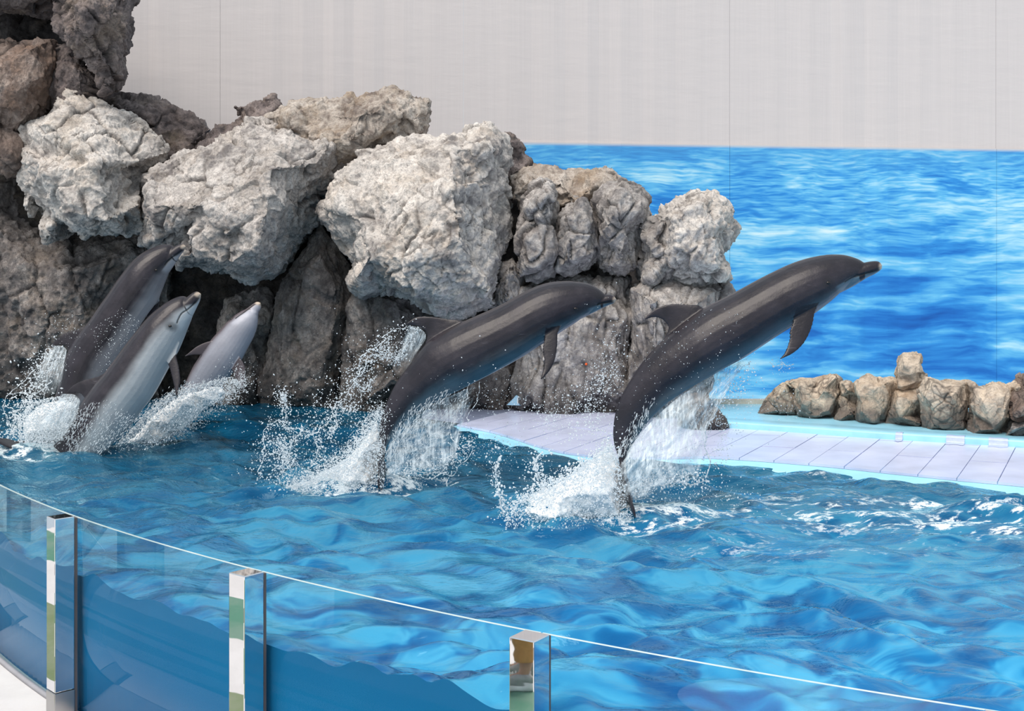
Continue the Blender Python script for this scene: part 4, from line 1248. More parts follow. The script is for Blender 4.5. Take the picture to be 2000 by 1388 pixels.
# left pair
dolphin('dark dolphin leaping at the far left behind its neighbour, tallest of the left three', 12.2,
    body=[([(340, 482), (335, 478), (325, 477), (312, 479), (300, 483)], [(341, 506), (338, 514), (333, 524), (327, 536), (322, 548)]),
          ([(300, 483), (285, 489), (264, 505), (244, 529), (231, 546), (214, 572), (195, 598), (181, 620), (166, 638)], [(322, 548), (316, 562), (308, 583), (298, 600), (287, 613), (270, 640), (254, 664), (242, 682), (228, 702)]),
          ([(166, 638), (150, 660), (138, 680), (128, 702), (121, 730), (114, 760)], [(228, 702), (218, 716), (208, 730), (198, 748), (186, 770), (176, 788)]),
          ([(114, 760), (105, 785), (92, 815), (76, 845), (60, 870)], [(176, 788), (162, 808), (144, 832), (124, 858), (96, 884)])],
    beak=([(362, 479), (357, 476), (350, 477), (340, 482), (325, 493), (312, 505)], [(362, 486), (357, 493), (351, 501), (341, 516), (330, 532), (320, 545)]),
    fin=([(190, 670), (166, 638), (145, 643), (123, 650), (107, 661), (98, 671), (94, 680)], [(130, 720), (128, 700), (131, 686), (124, 676), (112, 675), (103, 678), (94, 681)]),
    flip=([(318, 562), (311, 585), (311, 596), (306, 606), (300, 612), (294, 616), (288, 619)], [(296, 560), (292, 585), (290, 596), (288, 604), (287, 610), (286, 615), (286, 619)]),
    flips=[([(318, 562), (312, 582), (312, 594), (308, 604), (301, 611), (294, 616), (288, 619)], [(290, 560), (294, 584), (292, 594), (290, 602), (288, 609), (287, 614), (286, 619)], 0.10, 0.20)],
    fluke=((72, 880), (20, 960), 0.28),
    mouth=[(363, 484), (350, 493), (339, 501), (328, 510), (322, 517)], eye=(306, 527), blow=(290, 489), roll=-0.16, belly=(0.24, 0.25, 0.28), belly_edge=(-0.85, -0.35))
dolphin('dolphin with pale blue-grey belly leaping in front at the far left', 11.2,
    body=[([(365, 582), (360, 578), (350, 578.5), (338, 583), (326, 590)], [(376, 614), (373, 624), (368, 635), (363, 646), (358, 658)]),
          ([(326, 590), (307, 603), (285, 624), (266, 648), (248, 670), (231, 694), (218, 711), (207, 726)], [(358, 658), (352, 673), (344, 692), (334, 709), (322, 732), (310, 755), (298, 776), (288, 789)]),
          ([(207, 726), (188, 748), (170, 770), (157, 790), (148, 810), (136, 832)], [(288, 789), (277, 803), (266, 818), (252, 836), (238, 852), (222, 868)]),
          ([(136, 832), (122, 850), (104, 866), (84, 880), (62, 888)], [(222, 868), (200, 888), (172, 905), (138, 915), (100, 914)])],
    beak=([(391, 572), (386, 569), (379, 571), (367, 580), (350, 596), (336, 612)], [(393, 579), (389.5, 590), (384, 601), (377, 615), (368, 635), (358, 655)]),
    fin=([(232, 760), (207, 726), (183, 734), (152, 741), (131, 750), (121, 759), (115, 768)], [(152, 806), (157, 786), (154, 776), (145, 769.5), (134, 768), (124, 768.5), (114, 769)]),
    flip=([(350, 672), (345, 694), (350, 717), (352.5, 740), (350, 758), (348, 767), (345, 774)], [(322, 690), (328, 712), (332, 726), (336, 740), (340, 756), (342, 766), (344, 774)]),
    flips=[([(352, 668), (345, 692), (350, 717), (352.5, 740), (350, 758), (348, 767), (345, 774)], [(312, 680), (326, 708), (332, 724), (336, 740), (340, 756), (342, 766), (344, 774)], -0.06, -0.20)],
    fluke=((66, 900), (2, 858), 0.30),
    mouth=[(391, 577), (382, 590), (368, 603), (355, 612), (348, 624), (346, 630)], eye=(333, 637), blow=(315, 597), roll=-0.34, belly=(0.36, 0.39, 0.42), belly_edge=(-0.50, 0.02))
# small pale one, turned so that the belly faces the stand
dolphin('small pale dolphin rising belly-first out of the foam before the cave', 13.2,
    body=[([(491, 600), (487, 600), (480, 602), (470, 607), (462, 612)], [(504, 616), (505, 624), (504, 634), (502, 643), (499, 650)]),
          ([(462, 612), (449, 621), (438, 634), (426, 647), (414, 660), (400, 680), (388, 699)], [(499, 650), (493, 662), (486, 676), (479, 691), (472, 705), (462, 722), (450, 738)]),
          ([(388, 699), (378, 712), (366, 729), (354, 748), (342, 768)], [(450, 738), (438, 752), (424, 768), (408, 784), (392, 800)]),
          ([(342, 768), (330, 790), (316, 815), (300, 842), (285, 866)], [(392, 800), (372, 822), (350, 846), (326, 868), (304, 884)])],
    beak=([(506, 589.5), (501, 588), (494, 591), (487, 597), (476, 606), (466, 616)], [(508.5, 595), (506, 602), (503, 610), (502, 618), (500, 632), (496, 645)]),
    fin=([(420, 735), (400, 690), (384, 700), (366, 715), (350, 735), (338, 748), (330, 760)], [(360, 780), (356, 765), (352, 760), (346, 758), (340, 758), (335, 760), (330, 762)]),
    flip=([(470, 690), (479, 712), (480, 730), (478, 745), (476, 754), (474, 759), (472, 763)], [(444, 700), (452, 720), (457, 734), (463, 744), (467, 752), (470, 758), (471, 763)]),
    flips=[([(462, 690), (471, 700), (478, 714), (480, 730), (478, 746), (475, 756), (472, 763)], [(436, 706), (452, 722), (457, 734), (463, 745), (467, 753), (470, 759), (471, 763)], -0.10, -0.16),
           ([(440, 656), (424, 663), (404, 667), (386, 675), (374, 684), (366, 691), (361, 694.5)], [(430, 690), (412, 688), (402, 690), (394, 694), (384, 693), (372, 694), (362, 696)], -0.10, -0.14)],
    fluke=((292, 876), (240, 960), 0.26),
    mouth=[(507, 591), (497, 594), (486, 602), (477, 609), (468, 615), (460, 621)], eye=(452, 622), blow=(455, 619), roll=-1.15, belly=(0.36, 0.37, 0.43), dark=(0.10, 0.082, 0.092), belly_edge=(-0.62, -0.02), flip_w=(0.80, 1.9))

# ---------------------------------------------------------------- splashes
def glowless(n):
    """lets daylight through: half translucent"""
    tl = n.add('ShaderNodeBsdfTranslucent'); tl.inputs[0].default_value = (0.93, 0.97, 1.0, 1)
    mx = n.add('ShaderNodeMixShader'); mx.inputs[0].default_value = 0.55
    n.l.new(n.bsdf.outputs[0], mx.inputs[1]); n.l.new(tl.outputs[0], mx.inputs[2]); n.l.new(mx.outputs[0], n.out.inputs[0])
    return n.mat
def mat_drop():
    n = NT('white_spray')
    c = n.ramp(n.noise(n.pos(), 9.0, 3), [(0.3, (0.90, 0.95, 0.98)), (0.7, (0.97, 0.98, 0.99))])
    m = n.base(c, 0.12)
    return glowless(n)
def mat_foam():
    n = NT('white_foam')
    p = n.pos()
    f = n.noise(p, 14.0, 6, 0.7)
    n.bump(n.noise(p, 30.0, 5, 0.7), 0.6, 0.02)
    n.base(n.ramp(f, [(0.3, (0.86, 0.92, 0.96)), (0.55, (0.98, 0.985, 0.99))]), 0.6)
    return n.mat
def mat_sheet():
    """thin torn film of water: mostly clear, milky along its streaks"""
    n = NT('thin_water_film')
    n.n.remove(n.bsdf)
    uv = n.attr('flow')[1]
    st = n.noise(n.mapping(uv, (34, 3.2, 1)), 1.0, 5, 0.6, 0.6)
    bl = n.noise(n.mapping(uv, (9, 9, 1)), 1.0, 4, 0.6, 1.0)
    ed = n.attr('edge')[2]
    a = n.math('ADD', n.math('MULTIPLY', n.ramp(st, [(0.42, 0.0), (0.68, 1.0)]), 0.75), n.math('MULTIPLY', n.ramp(bl, [(0.48, 0.0), (0.62, 1.0)]), 0.45))
    a = n.math('ADD', a, 0.20)
    a = n.math('MULTIPLY', a, ed)
    a = n.math('MINIMUM', n.math('MULTIPLY', a, 0.66), 0.72)
    tr = n.add('ShaderNodeBsdfTransparent')
    df = n.add('ShaderNodeBsdfPrincipled'); df.inputs['Base Color'].default_value = (0.74, 0.84, 0.91, 1); df.inputs['Roughness'].default_value = 0.25
    mx = n.add('ShaderNodeMixShader')
    n.l.new(a, mx.inputs[0]); n.l.new(tr.outputs[0], mx.inputs[1]); n.l.new(df.outputs[0], mx.inputs[2])
    n.l.new(mx.outputs[0], n.out.inputs[0])
    return n.mat
M_DROP, M_FOAM, M_SHEET = mat_drop(), mat_foam(), mat_sheet()
_b = bmesh.new(); bmesh.ops.create_icosphere(_b, subdivisions=1, radius=1.0)
_b.verts.ensure_lookup_table()
ICO_V = np.array([v.co[:] for v in _b.verts]); ICO_F = np.array([[v.index for v in f.verts] for f in _b.faces]); _b.free()
RS = np.random.RandomState(12)

class Spray:
    """collects drops (centre, radius, direction, stretch) in metres"""
    def __init__(s): s.c, s.r, s.d, s.k = [], [], [], []
    def add(s, c, r, d=None, k=None):
        n = len(c)
        s.c.append(np.asarray(c, float)); s.r.append(np.asarray(r, float) * np.ones(n))
        s.d.append(RS.normal(size=(n, 3)) if d is None else np.asarray(d, float) * np.ones((n, 3)))
        s.k.append(np.ones(n) if k is None else np.asarray(k, float) * np.ones(n))
    def build(s, name, mat, parent=None):
        c = np.vstack(s.c); r = np.concatenate(s.r); d = np.vstack(s.d); k = np.concatenate(s.k)
        keep = c[:, 2] > -0.03
        c, r, d, k = c[keep], r[keep], d[keep], k[keep]
        d = d / (np.linalg.norm(d, axis=1)[:, None] + 1e-9)
        b = ICO_V[None] * np.ones((len(c), 1, 1))
        al = (b * d[:, None, :]).sum(2)
        b = b + d[:, None, :] * (al * (k[:, None] - 1))[:, :, None]
        v = c[:, None, :] + b * r[:, None, None]
        f = ICO_F[None] + (np.arange(len(c)) * len(ICO_V))[:, None, None]
        return link_mesh(name, mesh_np(name, v.reshape(-1, 3), f.reshape(-1, 3)), mat, parent)

def WP(px, py, Y):
    px, py, Y = np.broadcast_arrays(np.asarray(px, float), np.asarray(py, float), np.asarray(Y, float))
    return np.stack([(px - CX) / F * Y, Y, CH - (py - HY) / F * Y], -1)

def sizes(n, lo=0.0022, hi=0.010): return lo + (hi - lo) * RS.random_sample(n) ** 3.2

def cloud(sp, poly, Y, sy, n, lo=0.002, hi=0.009, grad=None):
    """drops scattered through the volume seen inside poly"""
    P = np.array(poly, float); got = []
    mn, mx = P.min(0), P.max(0)
    while len(got) < n:
        a = mn + (mx - mn) * RS.random_sample(2)
        if inside(a, poly): got.append(a)
    g = np.array(got)
    c = WP(g[:, 0], g[:, 1], Y + RS.normal(size=n) * sy)
    sp.add(c, sizes(n, lo, hi), k=1 + RS.random_sample(n) * 0.8)

def gauss(sp, pts, Y, sy, spread, n, lo=0.002, hi=0.009):
    """drops around a line of points"""
    L = smooth_curve(pts, 60)
    i = RS.randint(0, 60, n)
    g = L[i] + RS.normal(size=(n, 2)) * spread * (0.3 + RS.random_sample((n, 1)) * 1.4)
    sp.add(WP(g[:, 0], g[:, 1], Y + RS.normal(size=n) * sy), sizes(n, lo, hi), k=1 + RS.random_sample(n))

def strand(sp, pts, Y, sy=0.02, r=0.006, wob=3.0, dens=1.0, seed=0):
    """a beaded string of water along pts: overlapping stretched drops"""
    L = smooth_curve(pts, 200)
    ln = np.linalg.norm(np.diff(L, axis=0), axis=1).sum()
    n = int(max(12, ln / 2.6 * dens))
    L = smooth_curve(pts, n)
    t = np.arange(n)
    w = fbm(np.stack([t * 0.09, t * 0 + seed, t * 0], 1), 3, seed) * wob
    w2 = fbm(np.stack([t * 0.09, t * 0 + seed + 50, t * 0], 1), 3, seed + 1) * wob
    L = L + np.stack([w, w2], 1)
    Yv = Y + fbm(np.stack([t * 0.05, t * 0 + seed, t * 0], 1), 2, seed + 5) * sy * 3
    c = WP(L[:, 0], L[:, 1], Yv)
    d = np.gradient(c, axis=0)
    rad = r * (0.45 + 0.9 * RS.random_sample(n) ** 2)
    sp.add(c, rad, d, 2.2 + RS.random_sample(n))

def streaks(sp, A, B, Y, sy, n, r=0.0035, ln=(4, 16), bend=0.0, jit=2.0, v0=0.0, v1=1.0):
    """stretched drops running from line A to line B"""
    a = smooth_curve(A, 100); b = smooth_curve(B, 100)
    u = RS.randint(0, 100, n); v = v0 + (v1 - v0) * RS.random_sample(n)
    mid = (a[u] + b[u]) / 2 + np.array([bend, 0])
    q = ((1 - v) ** 2)[:, None] * a[u] + (2 * v * (1 - v))[:, None] * mid + (v * v)[:, None] * b[u]
    dq = (2 * (1 - v))[:, None] * (mid - a[u]) + (2 * v)[:, None] * (b[u] - mid)
    q = q + RS.normal(size=(n, 2)) * jit
    Yv = Y + RS.normal(size=n) * sy
    c = WP(q[:, 0], q[:, 1], Yv)
    d = np.stack([dq[:, 0], np.zeros(n), -dq[:, 1]], 1)
    d = d / (np.linalg.norm(d, axis=1)[:, None] + 1e-9) + RS.normal(size=(n, 3)) * 0.22
    r = r * 0.60; ln = (ln[0] * 0.6, ln[1] * 0.6)
    sp.add(c, r * (0.5 + RS.random_sample(n)), d, ln[0] + (ln[1] - ln[0]) * RS.random_sample(n) ** 2)

def foam_body(name, polys, Y, depth, parent, seed=0):
    """piled white water: a lumpy solid mound for each outline"""
    for k, poly in enumerate(polys):
        o = rock(name, None, poly, Y, depth, depth * 1.2, M_FOAM, spacing=34, seed=seed + k * 5, voxel=0.011, jit=0.35, facet=(0.3, 0.0), mid=(0.1, 0.0), tiny=(0.05, 0.25), terrace=0.0, fine=0.022, crack=0, smooth_it=3)
        ROCKS.remove(o)
        for key in ('label', 'category', 'group'):
            if key in o: del o[key]
        child(o, parent)

def film(name, A, B, Ya, Yb, parent, nu=60, nv=40, bend=0.0, wob=0.05, seed=0, soft=(0.15, 0.15, 0.05, 0.3)):
    """torn thin sheet of water between line A (at distance Ya) and line B (at Yb)"""
    a = smooth_curve(A, nu); b = smooth_curve(B, nu)
    U, Vv = np.meshgrid(np.linspace(0, 1, nu), np.linspace(0, 1, nv), indexing='ij')
    q = a[:, None, :] * (1 - Vv)[:, :, None] + b[:, None, :] * Vv[:, :, None]
    q[:, :, 0] += bend * np.sin(Vv * math.pi)
    Yv = Ya * (1 - Vv) + Yb * Vv
    fl = np.stack([U.ravel() * 5, Vv.ravel() * 3, np.zeros(U.size) + seed], 1)
    Yv = Yv + (fbm(fl, 3, seed) * wob * np.sin(np.clip(Vv.ravel(), 0, 1) * math.pi * 0.9 + 0.15)).reshape(U.shape)
    co = WP(q[:, :, 0], q[:, :, 1], Yv).reshape(-1, 3)
    ii, jj = np.meshgrid(np.arange(nu - 1), np.arange(nv - 1), indexing='ij')
    k = (ii * nv + jj).ravel()
    me = mesh_np(name, co, np.stack([k, k + nv, k + nv + 1, k + 1], 1))
    at = me.attributes.new('flow', 'FLOAT_VECTOR', 'POINT')
    at.data.foreach_set('vector', np.stack([U.ravel(), Vv.ravel(), np.full(U.size, seed * 1.7)], 1).astype(np.float32).ravel())
    s0, s1, s2, s3 = soft
    e = np.ones(U.size)
    rag = 0.10 * fbm(fl * 2.5, 3, seed + 8)
    if s0: e *= sm(U.ravel() + rag, 0, s0)
    if s1: e *= sm(1 - U.ravel() + rag, 0, s1)
    if s2: e *= sm(Vv.ravel() + rag * 0.3, 0, s2)
    if s3: e *= sm(1 - Vv.ravel() + rag, 0, s3)
    at = me.attributes.new('edge', 'FLOAT', 'POINT')
    at.data.foreach_set('value', e.astype(np.float32))
    return link_mesh(name, me, M_SHEET, parent)

# --- leading dolphin
sp = Spray()
m5 = [(985, 1030), (990, 1003), (1012, 982), (1045, 960), (1085, 942), (1122, 920), (1160, 893), (1188, 872), (1204, 884), (1214, 930), (1226, 975), (1240, 1022), (1150, 1036), (1060, 1036)]
cloud(sp, m5, 8.42, 0.22, 9000, 0.0016, 0.0062)
gauss(sp, [(1195, 870), (1150, 900), (1090, 938), (1040, 962), (1000, 988), (985, 1020)], 8.4, 0.2, 9, 1500, 0.002, 0.009)
gauss(sp, [(1196, 720), (1170, 760), (1150, 800), (1170, 840), (1195, 870)], 8.7, 0.25, 22, 1100, 0.0016, 0.006)
gauss(sp, [(1130, 780), (1090, 810), (1060, 820), (1120, 840)], 8.8, 0.3, 26, 700, 0.0014, 0.005)
gauss(sp, [(1200, 640), (1185, 700), (1175, 760)], 8.8, 0.3, 22, 350, 0.0014, 0.005)
strand(sp, [(975, 895), (966, 915), (970, 950), (978, 975), (986, 1000)], 8.4, 0.03, 0.007, 7, 1.2, 3)
gauss(sp, [(975, 895), (966, 915), (970, 950), (978, 975), (986, 1000)], 8.4, 0.08, 7, 260)
strand(sp, [(1055, 890), (1040, 905), (1050, 930), (1060, 950)], 8.4, 0.03, 0.006, 8, 1.2, 4)
gauss(sp, [(1060, 890), (1045, 905), (1050, 930), (1062, 950)], 8.4, 0.08, 12, 300)
streaks(sp, [(1215, 885), (1245, 850), (1290, 800), (1340, 765), (1400, 728), (1445, 706)], [(1215, 975), (1235, 970), (1265, 950), (1310, 925), (1350, 900), (1375, 860)], 8.5, 0.12, 1300, 0.0022, (3, 18), 6)
streaks(sp, [(1205, 890), (1225, 840), (1250, 800), (1285, 770)], [(1200, 905), (1212, 890), (1228, 880), (1250, 862)], 8.40, 0.03, 260, 0.0026, (6, 26), 0)
streaks(sp, [(1180, 880), (1195, 880), (1205, 890)], [(1000, 1020), (1100, 1025), (1235, 1020)], 8.4, 0.2, 1500, 0.003, (3, 12), -5, 5)
gauss(sp, [(1235, 960), (1280, 940), (1330, 935), (1375, 930)], 8.5, 0.12, 12, 900, 0.002, 0.008)
strand(sp, [(1250, 935), (1290, 950), (1320, 940), (1350, 945), (1380, 935)], 8.5, 0.04, 0.006, 9, 1.2, 7)
strand(sp, [(1380, 935), (1386, 900), (1376, 870), (1384, 830), (1400, 790)], 8.5, 0.04, 0.005, 9, 1.1, 8)
gauss(sp, [(1385, 900), (1420, 860), (1400, 800), (1425, 770), (1450, 740), (1462, 710)], 8.5, 0.12, 14, 700, 0.0016, 0.006)
gauss(sp, [(1400, 780), (1440, 790), (1500, 790), (1560, 800)], 8.5, 0.3, 26, 260, 0.0014, 0.004)
gauss(sp, [(1527, 708), (1510, 712), (1530, 722), (1548, 712)], 8.55, 0.05, 6, 60, 0.0015, 0.005)
for k_, L in enumerate([[(1526, 706), (1528, 716), (1522, 724)], [(1526, 706), (1536, 716), (1550, 712)], [(1526, 710), (1514, 714), (1506, 710)]]):
    strand(sp, L, 8.55, 0.01, 0.003, 2, 1.3, 30 + k_)
gauss(sp, [(1250, 960), (1330, 985), (1400, 960), (1480, 980)], 8.3, 0.3, 22, 420, 0.0016, 0.005)
cloud(sp, [(1240, 720), (1300, 640), (1400, 600), (1460, 600), (1440, 690), (1300, 780), (1230, 830)], 8.28, 0.03, 170, 0.0015, 0.0035)
spl = sp.build('water_splash', M_DROP)
tag(spl, 'white spray and streaming water thrown up by the leading dolphin', 'splash', kind='stuff')
foam_body('foam', [[(992, 1034), (1000, 1004), (1030, 980), (1080, 955), (1130, 925), (1170, 897), (1192, 882), (1206, 910), (1216, 950), (1226, 1000), (1232, 1026), (1150, 1040), (1060, 1040)]], 8.62, 0.32, spl, 201)
film('water_film', [(1208, 892), (1232, 862), (1262, 825), (1300, 788), (1350, 758), (1400, 728), (1455, 700), (1472, 690)],
     [(1214, 990), (1232, 985), (1262, 970), (1300, 950), (1340, 938), (1372, 915), (1384, 840), (1430, 745)], 8.6, 8.35, spl, 110, 60, 0, 0.16, 3, (0.06, 0.10, 0.0, 0.16))
film('water_film', [(1214, 900), (1240, 860), (1280, 815), (1330, 772), (1380, 742)],
     [(1216, 985), (1240, 960), (1275, 930), (1320, 905), (1350, 870)], 8.5, 8.2, spl, 80, 40, 4, 0.12, 9, (0.06, 0.2, 0.0, 0.25))

# --- second dolphin
sp = Spray()
gauss(sp, [(742, 800), (720, 840), (690, 880), (650, 915), (600, 940), (545, 955)], 9.6, 0.2, 13, 4500, 0.0018, 0.0065)
streaks(sp, [(742, 790), (748, 840), (745, 870)], [(560, 955), (650, 955), (748, 948)], 9.6, 0.15, 1800, 0.0028, (3, 14), 25, 5)
cloud(sp, [(745, 860), (700, 880), (620, 930), (540, 955), (620, 966), (700, 962), (752, 950)], 9.55, 0.22, 5200, 0.0016, 0.0065)
# lacy net of water thrown off the fin
net = [[(792, 634), (765, 652), (735, 675), (712, 690), (700, 720), (690, 745), (660, 790), (640, 815)],
       [(760, 655), (745, 690), (722, 705), (705, 730)], [(735, 675), (752, 690), (770, 700), (790, 690)], [(815, 640), (800, 660), (780, 690), (768, 712)],
       [(690, 745), (710, 760), (730, 740)], [(640, 815), (610, 845), (570, 840), (560, 815), (555, 790)], [(570, 840), (545, 822), (530, 830), (515, 870), (510, 910), (505, 940)],
       [(610, 845), (625, 870), (618, 895), (605, 905)], [(600, 840), (575, 860), (560, 900), (548, 930)], [(540, 860), (560, 880), (550, 905)], [(556, 790), (548, 775), (555, 765)],
       [(660, 790), (680, 800), (700, 790)], [(650, 800), (655, 830), (640, 850)]]
for k_, L in enumerate(net): strand(sp, L, 9.65, 0.05, 0.0042, 12, 1.5, 50 + k_)
for L in net: gauss(sp, L, 9.65, 0.10, 9, 300, 0.0016, 0.0065)
gauss(sp, [(720, 690), (690, 740), (650, 790), (600, 830)], 9.7, 0.15, 30, 900, 0.0016, 0.006)
gauss(sp, [(530, 860), (560, 900), (580, 930)], 9.6, 0.2, 26, 900, 0.002, 0.007)
# streams off the belly
streaks(sp, [(765, 850), (800, 815), (850, 788), (900, 765), (930, 752)], [(752, 930), (765, 925), (785, 915), (810, 905), (835, 890)], 9.55, 0.10, 1300, 0.0023, (4, 22), 10, 3)
streaks(sp, [(775, 835), (800, 800), (850, 770), (890, 750)], [(756, 900), (770, 880), (795, 850), (830, 830)], 9.47, 0.03, 420, 0.0026, (6, 30), 4, 2)
for k_, L in enumerate([[(918, 755), (905, 775), (890, 800), (880, 830), (885, 860), (895, 870)], [(935, 750), (938, 775), (922, 800), (905, 830)], [(780, 910), (820, 925), (850, 920), (880, 925), (905, 900), (920, 880), (905, 868)],
                        [(880, 925), (878, 950), (890, 940)], [(790, 900), (800, 920), (840, 930), (870, 915)], [(900, 905), (880, 890), (850, 895)]]):
    strand(sp, L, 9.5, 0.05, 0.004, 9, 1.4, 80 + k_)
gauss(sp, [(760, 940), (800, 925), (850, 915), (900, 890), (915, 860)], 9.5, 0.15, 14, 1000, 0.002, 0.007)
gauss(sp, [(880, 760), (930, 780), (980, 790), (1040, 800)], 9.6, 0.3, 34, 600, 0.0014, 0.005)
gauss(sp, [(900, 870), (960, 870), (1020, 880)], 9.5, 0.3, 26, 420, 0.0014, 0.005)
spl2 = sp.build('water_splash', M_DROP)
tag(spl2, 'white spray and lacy water net thrown up by the second dolphin', 'splash', kind='stuff')
foam_body('foam', [[(545, 958), (600, 945), (650, 920), (690, 890), (720, 850), (738, 815), (742, 860), (742, 920), (748, 950), (690, 964), (620, 968)]], 9.75, 0.24, spl2, 202)
film('water_film', [(752, 870), (775, 838), (810, 806), (850, 786), (900, 764), (935, 748)], [(752, 948), (775, 940), (810, 930), (850, 928), (880, 915), (895, 870)], 9.7, 9.45, spl2, 90, 50, 0, 0.15, 5, (0.06, 0.12, 0.0, 0.2))
film('water_film', [(796, 636), (806, 637), (818, 640), (830, 650), (832, 662)], [(768, 712), (776, 722), (786, 728), (792, 732), (800, 712)], 9.7, 9.7, spl2, 30, 24, 0, 0.03, 6, (0.12, 0.12, 0.0, 0.7))

# --- the left three
sp = Spray()
cloud(sp, [(36, 862), (34, 820), (60, 785), (100, 775), (150, 775), (156, 800), (130, 850), (95, 876)], 11.2, 0.15, 4500, 0.002, 0.0075)
gauss(sp, [(110, 690), (85, 720), (65, 755), (45, 790), (30, 830), (15, 860)], 11.7, 0.25, 17, 2000, 0.002, 0.009)
for k_, L in enumerate([[(95, 682), (75, 715), (50, 740), (25, 760), (12, 790), (10, 830)], [(122, 690), (100, 720), (88, 750), (80, 775)], [(20, 765), (50, 770), (80, 760), (100, 740)], [(70, 780), (50, 800), (42, 830), (40, 850)], [(12, 790), (25, 810), (22, 845)]]):
    strand(sp, L, 11.6, 0.05, 0.005, 10, 1.4, 110 + k_)
streaks(sp, [(110, 780), (150, 800), (155, 830)], [(40, 865), (70, 875), (100, 880)], 11.15, 0.12, 900, 0.004, (3, 14), 0, 5)
streaks(sp, [(155, 800), (200, 780), (240, 800), (270, 815)], [(120, 880), (150, 885), (180, 885), (200, 885)], 10.98, 0.05, 1000, 0.0032, (4, 18), 0, 3)
cloud(sp, [(205, 888), (250, 845), (300, 790), (340, 760), (380, 750), (450, 735), (470, 745), (440, 775), (400, 800), (370, 830), (310, 870), (260, 885)], 11.9, 0.4, 7500, 0.002, 0.0075)
streaks(sp, [(290, 800), (330, 765), (380, 745), (440, 740)], [(205, 885), (250, 880), (310, 870), (370, 830)], 11.7, 0.35, 2600, 0.0036, (3, 15), -10, 5)
gauss(sp, [(300, 870), (350, 850), (400, 810), (450, 770), (480, 740)], 12.2, 0.3, 10, 1500, 0.0025, 0.008)
gauss(sp, [(460, 720), (475, 745), (440, 780)], 12.6, 0.25, 15, 500, 0.002, 0.006)
gauss(sp, [(110, 620), (125, 650), (150, 640)], 11.9, 0.3, 20, 160, 0.0016, 0.005)
cloud(sp, [(180, 640), (240, 600), (290, 640), (230, 720), (190, 730)], 11.7, 0.06, 300, 0.0018, 0.0048)
spl3 = sp.build('water_splash', M_DROP)
tag(spl3, 'churning white spray around the three left dolphins', 'splash', kind='stuff')
foam_body('foam', [[(50, 864), (46, 825), (72, 795), (110, 785), (146, 790), (140, 825), (110, 858)], [(225, 886), (270, 845), (315, 800), (350, 775), (430, 755), (440, 765), (395, 800), (360, 832), (300, 868)]], 11.85, 0.30, spl3, 203)
film('water_film', [(100, 676), (110, 675), (122, 676), (130, 684), (129, 700)], [(45, 770), (60, 780), (80, 785), (100, 780), (118, 760)], 12.1, 11.9, spl3, 36, 30, 0, 0.05, 7, (0.15, 0.15, 0.0, 0.7))
film('water_film', [(118, 769), (130, 769), (146, 771), (156, 782), (155, 795)], [(50, 862), (75, 868), (100, 870), (120, 862), (140, 830)], 11.15, 11.0, spl3, 36, 30, 0, 0.05, 8, (0.12, 0.12, 0.0, 0.6))

# ---------------------------------------------------------------- small things
dg = bpy.context.evaluated_depsgraph_get(); dg.update()
def on_rock(px, py):
    """the point of the cliff seen at px, py"""
    d = (W(px, py, 10.0) - Vector((0, 0, CH))).normalized()
    o = Vector((0, 0, CH))
    best = None
    for r in ROCKS:
        Mi = r.matrix_world.inverted()
        ok, loc, nr, _ = r.ray_cast(Mi @ o, (Mi.to_3x3() @ d).normalized())
        if ok:
            w = r.matrix_world @ loc
            if best is None or (w - o).length < (best[0] - o).length: best = (w, nr)
    return best
bpy.context.view_layer.update()
hit = on_rock(1006, 781)
if hit:
    b = hit[0]
    k = b.y / F
    root = empty('depth_marker', (b.x, b.y - 0.03, b.z - 9 * k))
    tag(root, 'small pale blue marker plate with a white 1 at the foot of the dark rock', 'marker')
    bm = bmesh.new()
    pf = [(-16, 0), (16, -1), (15, 16), (2, 19), (-4, 12)]
    a = [bm.verts.new((x * k, -0.012, z * k)) for x, z in pf]; c = [bm.verts.new((x * k, 0.03, z * k)) for x, z in pf]
    bm.faces.new(a); bm.faces.new(c[::-1])
    for i in range(5): bm.faces.new((a[i], c[i], c[(i + 1) % 5], a[(i + 1) % 5]))
    bmesh.ops.recalc_face_normals(bm, faces=bm.faces[:])
    bm_obj('plate', bm, mat_plain('pale_blue_plate', (0.36, 0.62, 0.82), 0.4), root)
    cu = bpy.data.curves.new('number', 'FONT'); cu.body = '1'; cu.size = 17 * k; cu.extrude = 0.002; cu.align_x = 'CENTER'
    to = bpy.data.objects.new('number_tmp', cu); COL.objects.link(to)
    bpy.context.view_layer.update()
    me = bpy.data.meshes.new_from_object(to.evaluated_get(bpy.context.evaluated_depsgraph_get()))
    bpy.data.objects.remove(to)
    no_ = link_mesh('number', me, mat_plain('white_number', (0.9, 0.92, 0.94), 0.5), root, False)
    no_.rotation_euler = (math.radians(90), 0, 0); no_.location = (5 * k, -0.015, 2.5 * k)
hit = on_rock(1145, 711)
if hit:
    bm = bmesh.new(); bmesh.ops.create_uvsphere(bm, u_segments=12, v_segments=8, radius=0.015)
    o = bm_obj('wall_knob', bm, mat_plain('orange_red_plastic', (0.80, 0.12, 0.02), 0.35), None, True)
    o.location = hit[0]
    tag(o, 'tiny orange knob on the grey rock face between the two right dolphins', 'knob')

